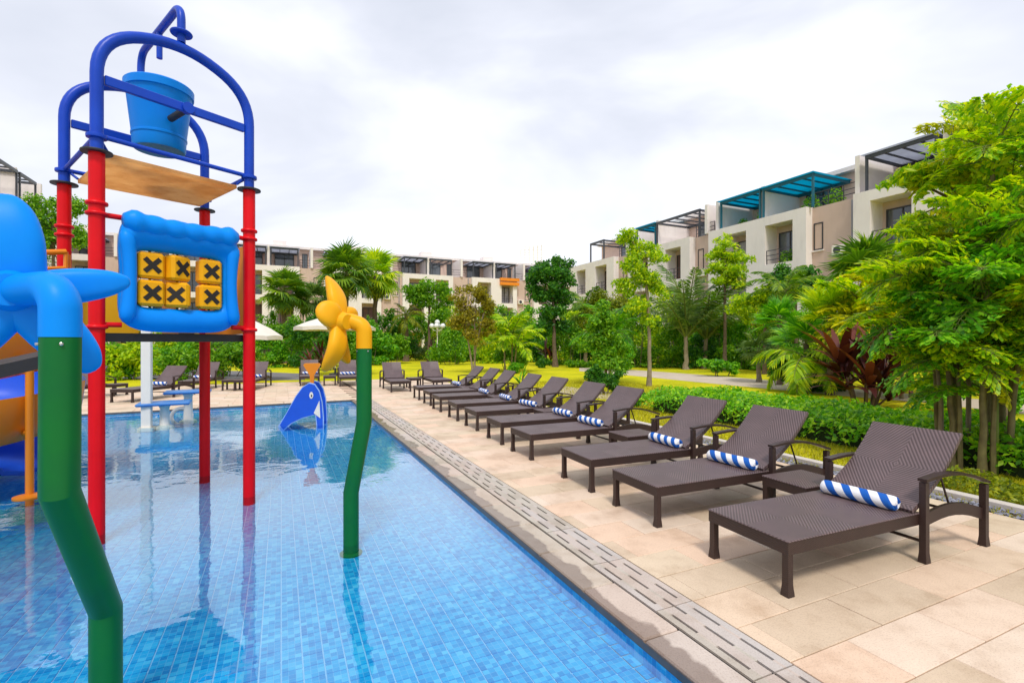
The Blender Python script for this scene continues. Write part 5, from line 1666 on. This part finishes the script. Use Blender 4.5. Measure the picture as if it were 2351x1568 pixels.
# ---- right side of the garden
fan_palm('fan palm with brown-tipped crown standing above the golden cane palm', 1988, 16.5, 628, .95, 22, L_palm, tr=.12, pet=.62, base_u=2030, el=(85, -20), skirt=5)
fan_palm('low green fan palm beside the red cordyline', 1850, 16, 790, .62, 20, L_fresh, tr=.10, pet=.95, el=(80, -10), droop=.12, name='low_fan_palm')
feather_palm('short feather palm with drooping yellowish fronds at the soil bed', 1850, 15.2, 818, 1.5, 13, L_lime, tr=.12, th=(40, -15), bend=1.4, base_u=1840, nl=34, ll=.34)
fan_palm('small fan palm with slim grey trunk on the far side of the path', 1742, 19.2, 805, .55, 16, L_sage, tr=.09, pet=.7, el=(70, -40), mb=pale_bark)
tree('slim young tree with whorled yellow-green leaves and dark straight trunk', 1664, 27, [(1662, 560, 26, 18, 0), (1650, 582, 34, 16, 0), (1682, 590, 36, 18, .2), (1655, 610, 40, 16, 0), (1690, 625, 34, 18, -.2), (1668, 645, 40, 14, 0)], 2300, .34, L_lime,
     [[(1664, 815), (1664, 700), (1664, 570)]], .10, bark, w=.28)
tree('slender tree with airy olive-green crown on the lawn edge behind the seventh lounger', 1490, 17.4,
     [(1440, 545, 34, 20, 0), (1475, 565, 34, 24, .2), (1505, 590, 32, 26, 0), (1450, 610, 34, 26, -.2), (1490, 640, 38, 26, .1), (1440, 660, 34, 22, .1), (1510, 670, 24, 24, 0), (1470, 700, 34, 24, 0), (1495, 735, 22, 20, 0)], 5200, .14, L_lime,
     [[(1490, 884), (1491, 780), (1487, 690), (1475, 590)]], .075, pale_bark, shell=.2)
feather_palm('tall feather palm with upright grey-green fronds behind the hedge row', 1575, 28, 772, 4.2, 15, L_sage, tr=.14, th=(88, 45), bend=1.0, nl=46, ll=.20, lw=.010)
feather_palm('feather palm with long arching fronds beside the slim dark-trunked tree', 1622, 29, 776, 4.0, 14, L_palm, tr=.14, th=(86, 40), bend=1.15, nl=46, ll=.20, lw=.010, base_u=1616)
tree('round dark green tree beneath the teal roof canopy', 1828, 26, [(1800, 640, 38, 24, 0), (1850, 650, 42, 26, 0), (1825, 670, 46, 24, 0)], 3000, .24, L_dark, [[(1828, 830), (1828, 730), (1826, 660)]], .12)
tree('bushy yellow-green tree under the slim tree', 1755, 24, [(1730, 690, 40, 26, 0), (1775, 675, 42, 26, 0), (1760, 710, 50, 24, 0), (1710, 715, 28, 20, 0)], 3600, .20, L_lime, [[(1755, 840), (1756, 770), (1752, 690)]], .09)
shrub('tangled dark shrub beneath the low fan palm', 1900, 870, [(1880, 830, 40, 40, 0), (1930, 840, 40, 40, .3), (1800, 840, 30, 40, .3)], 3200, .16, L_dark, d=15.5)
tree('leafy green tree behind the golden cane palm', 2150, 14.5, [(2160, 700, 60, 60, 0), (2220, 760, 70, 70, 0), (2130, 800, 60, 50, 0), (2280, 680, 60, 50, .3)], 6500, .18, L_mid, [[(2150, 925), (2152, 800), (2160, 700)]], .08)
shrub('broad green shrub between the hedge and clumping palm', 2200, 940, [(2150, 900, 50, 40, 0), (2230, 890, 60, 50, .3), (2330, 900, 70, 60, .2)], 5000, .13, L_fresh, d=10.5)
# hedge rows before the block
for i, (u, d_, h0) in enumerate(((1450, 31, 790), (1530, 30, 786), (1610, 29, 784), (1690, 28, 786), (1770, 27, 786))):
    shrub('clipped dark green hedge bush before the garden block, number %s from the slender lawn tree' % ['one', 'two', 'three', 'four', 'five'][i], u, 850, [(u - 25, h0 + 22, 34, 26, 0), (u + 25, h0 + 24, 34, 26, .3)], 2300, .17, [L_dark, L_mid, L_dark, L_mid, L_fresh][i], d=d_, group='hedge bushes before the garden block', cat='bush', name='hedge_bush')
shrub('fresh green arching shrub beside the pale path', 1655, 865, [(1640, 838, 34, 22, 0), (1680, 845, 24, 16, 0)], 1700, .18, L_fresh, d=22.5)
# dense plants behind the fourth and fifth loungers
tree('small dense tree with dark stem behind the sixth and seventh loungers', 1392, 17.5, [(1388, 730, 30, 26, 0), (1380, 775, 40, 34, 0), (1415, 790, 40, 30, .2), (1395, 825, 42, 30, 0), (1370, 740, 26, 20, 0)], 4200, .16, L_mid, [[(1392, 890), (1390, 830), (1388, 740)]], .06)
shrub('dark glossy shrub on the lawn behind the fourth lounger', 1388, 905, [(1378, 868, 30, 32, 0), (1405, 875, 28, 28, .1)], 2600, .11, L_dark, name='glossy_shrub')
shrub('small green shrub tucked behind the fifth lounger', 1440, 935, [(1425, 915, 26, 22, 0), (1462, 925, 24, 20, .1)], 1700, .10, L_fresh)
spiky('small bright green spiky plant behind the eighth lounger', 1196, 892, .85, 22, L_fresh, .06, 1.2, name='spiky_plant', canes=2, rad=.06)
feather_palm('dark feather palm crown spreading below the lit balcony', 1800, 23, 668, 1.9, 16, L_palm, tr=.10, th=(70, -10), bend=1.3, nl=34, ll=.26, lw=.018, base_u=1805)
fan_palm('bright fan palm beside the bushy yellow-green tree', 1790, 18, 742, .60, 18, L_fresh, tr=.09, pet=.8, el=(80, -20), droop=.15)
fan_palm('pale fan palm rising between the low fan palm and golden cane palm', 1905, 14.5, 735, .62, 16, L_lime, tr=.09, pet=.85, el=(85, 0), droop=.1)
feather_palm('bright young palm behind the small dense tree', 1400, 19, 765, 1.5, 12, L_fresh, tr=.07, th=(85, 15), bend=1.3, nl=34, ll=.26, lw=.02)
# middle of the garden
tree('upright dark green tree with dense crown at the middle of the garden', 1268, 31,
     [(1240, 615, 26, 22, 0), (1290, 605, 28, 20, .3), (1225, 640, 26, 20, 0), (1265, 640, 40, 26, 0), (1305, 640, 24, 24, 0), (1250, 675, 40, 24, .3), (1290, 680, 30, 24, 0), (1268, 715, 34, 26, 0), (1255, 750, 30, 26, 0), (1290, 745, 24, 24, 0)], 7500, .24, L_dark,
     [[(1275, 842), (1272, 760), (1268, 640)]], .15)
tree('low yellow-brown multi-stemmed tree standing on the lawn', 1090, 24.5,
     [(1060, 690, 26, 22, 0), (1095, 672, 30, 20, 0), (1120, 700, 26, 22, .2), (1080, 725, 40, 26, 0), (1120, 745, 26, 20, 0), (1055, 745, 26, 20, 0), (1090, 770, 34, 20, 0)], 4600, .16, leafmat('mustard_leaf', [(0, (.10, .10, .01)), (.5, (.24, .21, .012)), (1, (.40, .34, .02))]),
     [[(1088, 858), (1092, 800), (1110, 720)], [(1086, 858), (1078, 800), (1062, 720)], [(1090, 858), (1090, 790), (1090, 700)]], .06, pale_bark, shell=.2)
tree('rounded green tree before the far block, next to the small dark palm', 985, 40, [(955, 668, 28, 20, 0), (1000, 660, 32, 20, 0), (975, 690, 38, 22, 0), (1020, 695, 26, 24, 0), (1010, 725, 30, 22, 0)], 4200, .26, L_mid, [[(985, 812), (985, 760), (985, 680)]], .14)
feather_palm('small dark date palm before the porch of the far block', 932, 40, 725, 1.9, 16, L_olive, tr=.2, th=(70, -25), bend=1.3, nl=30, ll=.22, lw=.02, mb=bark)
feather_palm('bright areca palm with arching fronds beside the mustard tree', 1168, 26, 770, 1.9, 8, L_lime, tr=.05, th=(80, 15), bend=1.3, stems=((-.2, 0, .8), (.15, .1, 1.05), (.3, -.2, .7)), nl=30, ll=.28)
shrub('leafy green shrub under the bright areca palm', 1170, 850, [(1150, 815, 28, 26, 0), (1185, 825, 26, 26, 0)], 2400, .16, L_mid)
shrub('sage green rounded bush at the lawn edge beside the porch', 968, 828, [(945, 800, 28, 24, 0), (985, 805, 28, 22, 0)], 2400, .20, L_sage)
spiky('dark red cordyline beside the sage green bush', 995, 830, 2.1, 34, L_red, .06, 1.1, rad=.3)
spiky('red-leaved cordyline in front of the upright dark green tree', 1262, 838, 2.3, 34, L_red, .06, 1.1, rad=.3)
shrub('dark round clipped bush near the lawn centre', 1245, 845, [(1245, 832, 18, 15, 0)], 1300, .12, L_dark, name='clipped_bush')
shrub('small green bush at the foot of the areca palm', 1182, 858, [(1182, 842, 20, 15, 0)], 1300, .12, L_fresh, name='small_bush')
for i, (u, v, dd, ml, lb) in enumerate(((1030, 800, 38, L_dark, 'dark bush filling the gap between the mustard tree and the red cordyline'), (1130, 795, 40, L_mid, 'green bush behind the mustard tree'), (1215, 795, 38, L_dark, 'dark bush beside the upright dark tree'),
      (1330, 790, 38, L_mid, 'green bush at the corner where the two blocks meet'), (895, 800, 36, L_mid, 'green bush below the porch of the far block'), (860, 808, 34, L_fresh, 'pale green bush beside the green pipe of the yellow sprayer'))):
    shrub(lb, u, 830, [(u - 22, v + 6, 34, 30, 0), (u + 22, v, 34, 34, .4), (u, v - 12, 26, 26, .5)], 3000, .24, ml, d=dd)
tree('yellow-green bushy tree at the corner of the garden block', 1405, 33, [(1380, 690, 34, 28, 0), (1430, 700, 34, 30, 0), (1405, 720, 44, 30, 0), (1350, 735, 26, 24, 0)], 4200, .22, L_olive, [[(1405, 820), (1405, 770), (1404, 700)]], .11)
feather_palm('feather palm in the corner beside the upright dark tree', 1345, 34, 715, 2.2, 14, L_palm, tr=.12, th=(80, -5), bend=1.3, nl=30, ll=.26)
shrub('flowering green shrub under the corner palm', 1340, 830, [(1330, 780, 34, 30, 0), (1370, 795, 34, 30, 0)], 3000, .2, L_mid, d=30)
# left part: palms behind the yellow flower
fan_palm('tall fan palm with full crown right behind the yellow flower', 796, 36, 628, 1.42, 30, L_palm, tr=.19, pet=.8, el=(85, -50), skirt=6, droop=.3)
fan_palm('second tall fan palm beside the full-crowned one, thick shaggy trunk', 862, 39, 634, 1.38, 28, L_lime, tr=.2, pet=.8, el=(85, -45), skirt=5, droop=.3)
fan_palm('shorter fan palm between the red tower post and the tall palms', 652, 36, 672, 1.2, 26, L_palm, tr=.18, pet=.75, el=(85, -50), skirt=4, droop=.3)
fan_palm('drooping fan palm low beside the tall full-crowned palm', 725, 38, 690, 1.1, 22, L_sage, tr=.16, pet=.75, el=(75, -55), droop=.4)
for i, (u, v, dd, ml, lb) in enumerate(((610, 790, 30, L_fresh, 'bright green bush under the cream parasol beside the tower'), (660, 770, 31, L_mid, 'tall green bush behind the bright one beside the parasol'), (720, 760, 30, L_dark, 'dark green tall bush left of the yellow flower parasol'.replace(' left of', ' beside')),
       (780, 790, 32, L_mid, 'green bush under the second cream parasol'), (840, 770, 33, L_fresh, 'light green bush behind the green pipe'))):
    shrub(lb, u, 835, [(u - 26, v + 10, 34, 36, 0), (u + 24, v + 14, 32, 34, .4), (u, v - 16, 28, 30, .5)], 3600, .2, ml, d=dd)
spiky('dark red cordyline behind the lounger by the whale slide', 722, 850, 1.9, 36, L_red, .06, 1.1, rad=.35)
spiky('second dark red cordyline, just behind the yellow petal', 760, 850, 1.7, 30, L_red, .06, 1.1, rad=.3)
for i, (u, v, dd, ml, lb) in enumerate(((290, 815, 20, L_lime, 'yellow-green leafy bush behind the white pool column'), (400, 812, 21, L_fresh, 'broad-leaved green bush between the white column and the tower leg'), (440, 822, 20, L_mid, 'dark leafy bush beside the back red leg of the tower'),
       (520, 812, 22, L_mid, 'green bush behind the leaning parasol pole'), (350, 800, 23, L_lime, 'tall yellow-green bush behind the pool column'), (230, 830, 20, L_fresh, 'green bush beside the blue petal'))):
    shrub(lb, u, 860, [(u - 30, v + 14, 46, 44, 0), (u + 30, v + 16, 44, 42, .4), (u, v - 8, 40, 36, .5)], 3600, .2, ml, d=dd, w=.42)
tree('airy dark green tree behind the red posts of the tower', 120, 22, [(90, 470, 46, 30, 0), (150, 480, 44, 40, 0), (110, 520, 56, 40, .3), (180, 540, 36, 36, 0), (90, 570, 56, 40, 0)], 5200, .18, L_mid, [[(125, 860), (124, 700), (120, 520)], [(128, 860), (140, 700), (160, 520)]], .1, shell=.2)
tree('second airy tree behind the tower platform and slide', 30, 24, [(20, 600, 60, 50, 0), (80, 640, 60, 50, 0), (-30, 560, 60, 50, 0)], 4600, .2, L_dark, [[(30, 860), (30, 740), (28, 610)]], .11)
fills = [(905, 41, 770, L_dark, 'dark shrub below the white column of the far porch'), (1050, 43, 762, L_mid, 'mid green shrub behind the lamp globes'), (1110, 44, 752, L_fresh, 'fresh green shrub between mustard tree and far block'),
   (1190, 43, 745, L_mid, 'tall shrub between areca palm and dark upright tree'), (1225, 41, 765, L_fresh, 'pale shrub at the foot of the upright dark tree'), (1310, 40, 750, L_lime, 'yellow-green shrub beside the upright dark tree trunk'),
   (1360, 36, 765, L_dark, 'dark shrub under the corner feather palm'), (1440, 34, 760, L_fresh, 'bright shrub behind the slender lawn tree'), (1500, 33, 770, L_lime, 'lime green shrub between slender tree and tall feather palm'),
   (1560, 32, 765, L_mid, 'shrub at the foot of the tall feather palm'), (1640, 31, 770, L_dark, 'dark shrub at the foot of the slim whorled tree'), (1700, 29, 765, L_fresh, 'bright shrub under the bushy yellow-green tree'), (1790, 27, 755, L_mid, 'shrub under the round dark green tree'), (1900, 22, 770, L_lime, 'yellow-green shrub behind the low fan palm'), (1950, 19, 760, L_mid, 'mid green shrub behind the red cordyline')]
fills = [(u, dd, vt - (28 if u < 1300 else 40), ml, lb) for (u, dd, vt, ml, lb) in fills]
fills += [(880, 42, 715, L_fresh, 'tall fresh shrub between the fan palms and the small dark palm'), (945, 44, 720, L_mid, 'tall shrub at the porch beside the small dark palm'), (1020, 45, 700, L_lime, 'lime tree-like shrub behind the rounded green tree'), (1065, 40, 715, L_fresh, 'fresh shrub just behind the mustard tree crown'), (1130, 45, 700, L_mid, 'tall shrub rising between mustard tree and dark upright tree'), (1205, 46, 705, L_fresh, 'tall fresh shrub before the orange terrace boards'), (1330, 44, 700, L_mid, 'tall shrub in the corner below the roof trellis'),
   (830, 40, 735, L_mid, 'shrub at the foot of the tall fan palms'), (700, 38, 725, L_fresh, 'fresh tall shrub between the shorter and tall fan palms'), (610, 37, 720, L_mid, 'tall shrub beside the red tower post, under the far block'),
   (1460, 30, 700, L_mid, 'tall mid green shrub straight behind the slender lawn tree'), (1530, 36, 690, L_lime, 'tall lime shrub against the garden block beside the feather palms'), (1600, 36, 700, L_fresh, 'fresh green shrub against the block between two feather palms'), (1690, 33, 690, L_mid, 'tall shrub against the block behind the slim whorled tree'),
   (1870, 24, 700, L_fresh, 'fresh tall shrub behind the fan palms, under the round dark tree'), (1930, 20, 715, L_lime, 'lime shrub between low fan palm and golden cane palm'), (1410, 27, 745, L_fresh, 'fresh shrub behind the small dense tree'), (1300, 34, 735, L_mid, 'leafy shrub beside the red-leaved cordyline'), (1150, 36, 735, L_lime, 'lime shrub behind the areca palm'), (1035, 34, 755, L_mid, 'leafy shrub behind the mustard tree stems')]
for (u, dd, vt, ml, lb) in fills:
    shrub(lb, u, 830, [(u - 24, vt + 50, 34, 44, 0), (u + 24, vt + 42, 34, 40, .4), (u - 6, vt + 22, 26, 26, .3), (u + 14, vt + 12, 18, 18, 0)], 3000, .22 * dd / 36, ml, d=dd)
# ---- lamp post with globes
p = at(1004, 38)
R = empty('garden_lamp', (p.x, p.y, GZ), 0, 'white garden lamp post with a cluster of globe lights before the far block', 'lamp')
zt = zat(752, 38) - GZ
MB().lathe([(.10, -.01), (.09, .2), (.045, .25), (.04, zt)], 12).obj('post', white_pl, R, smooth=True)
globe_m = surf('opal_globe', (.85, .85, .85), (.8, .8, .8), 2, .3)
for k, (x, y, z) in enumerate(((0, 0, zt + .28), (.42, 0, zt), (-.42, 0, zt), (0, .42, zt), (0, -.42, zt))):
    pr_ = [(max(.001, .2 * math.cos(a)), .2 * math.sin(a)) for a in [math.radians(t) for t in range(-90, 91, 15)]]
    MB().lathe(pr_, 16, M=Matrix.Translation((x, y, z + .12))).obj('globe', globe_m, R, smooth=True, angle=80)
    if k: MB().tube([(0, 0, zt - .25), (x * .7, y * .7, zt - .2), (x, y, zt - .06)], .025, 6).obj('arm', white_pl, R)
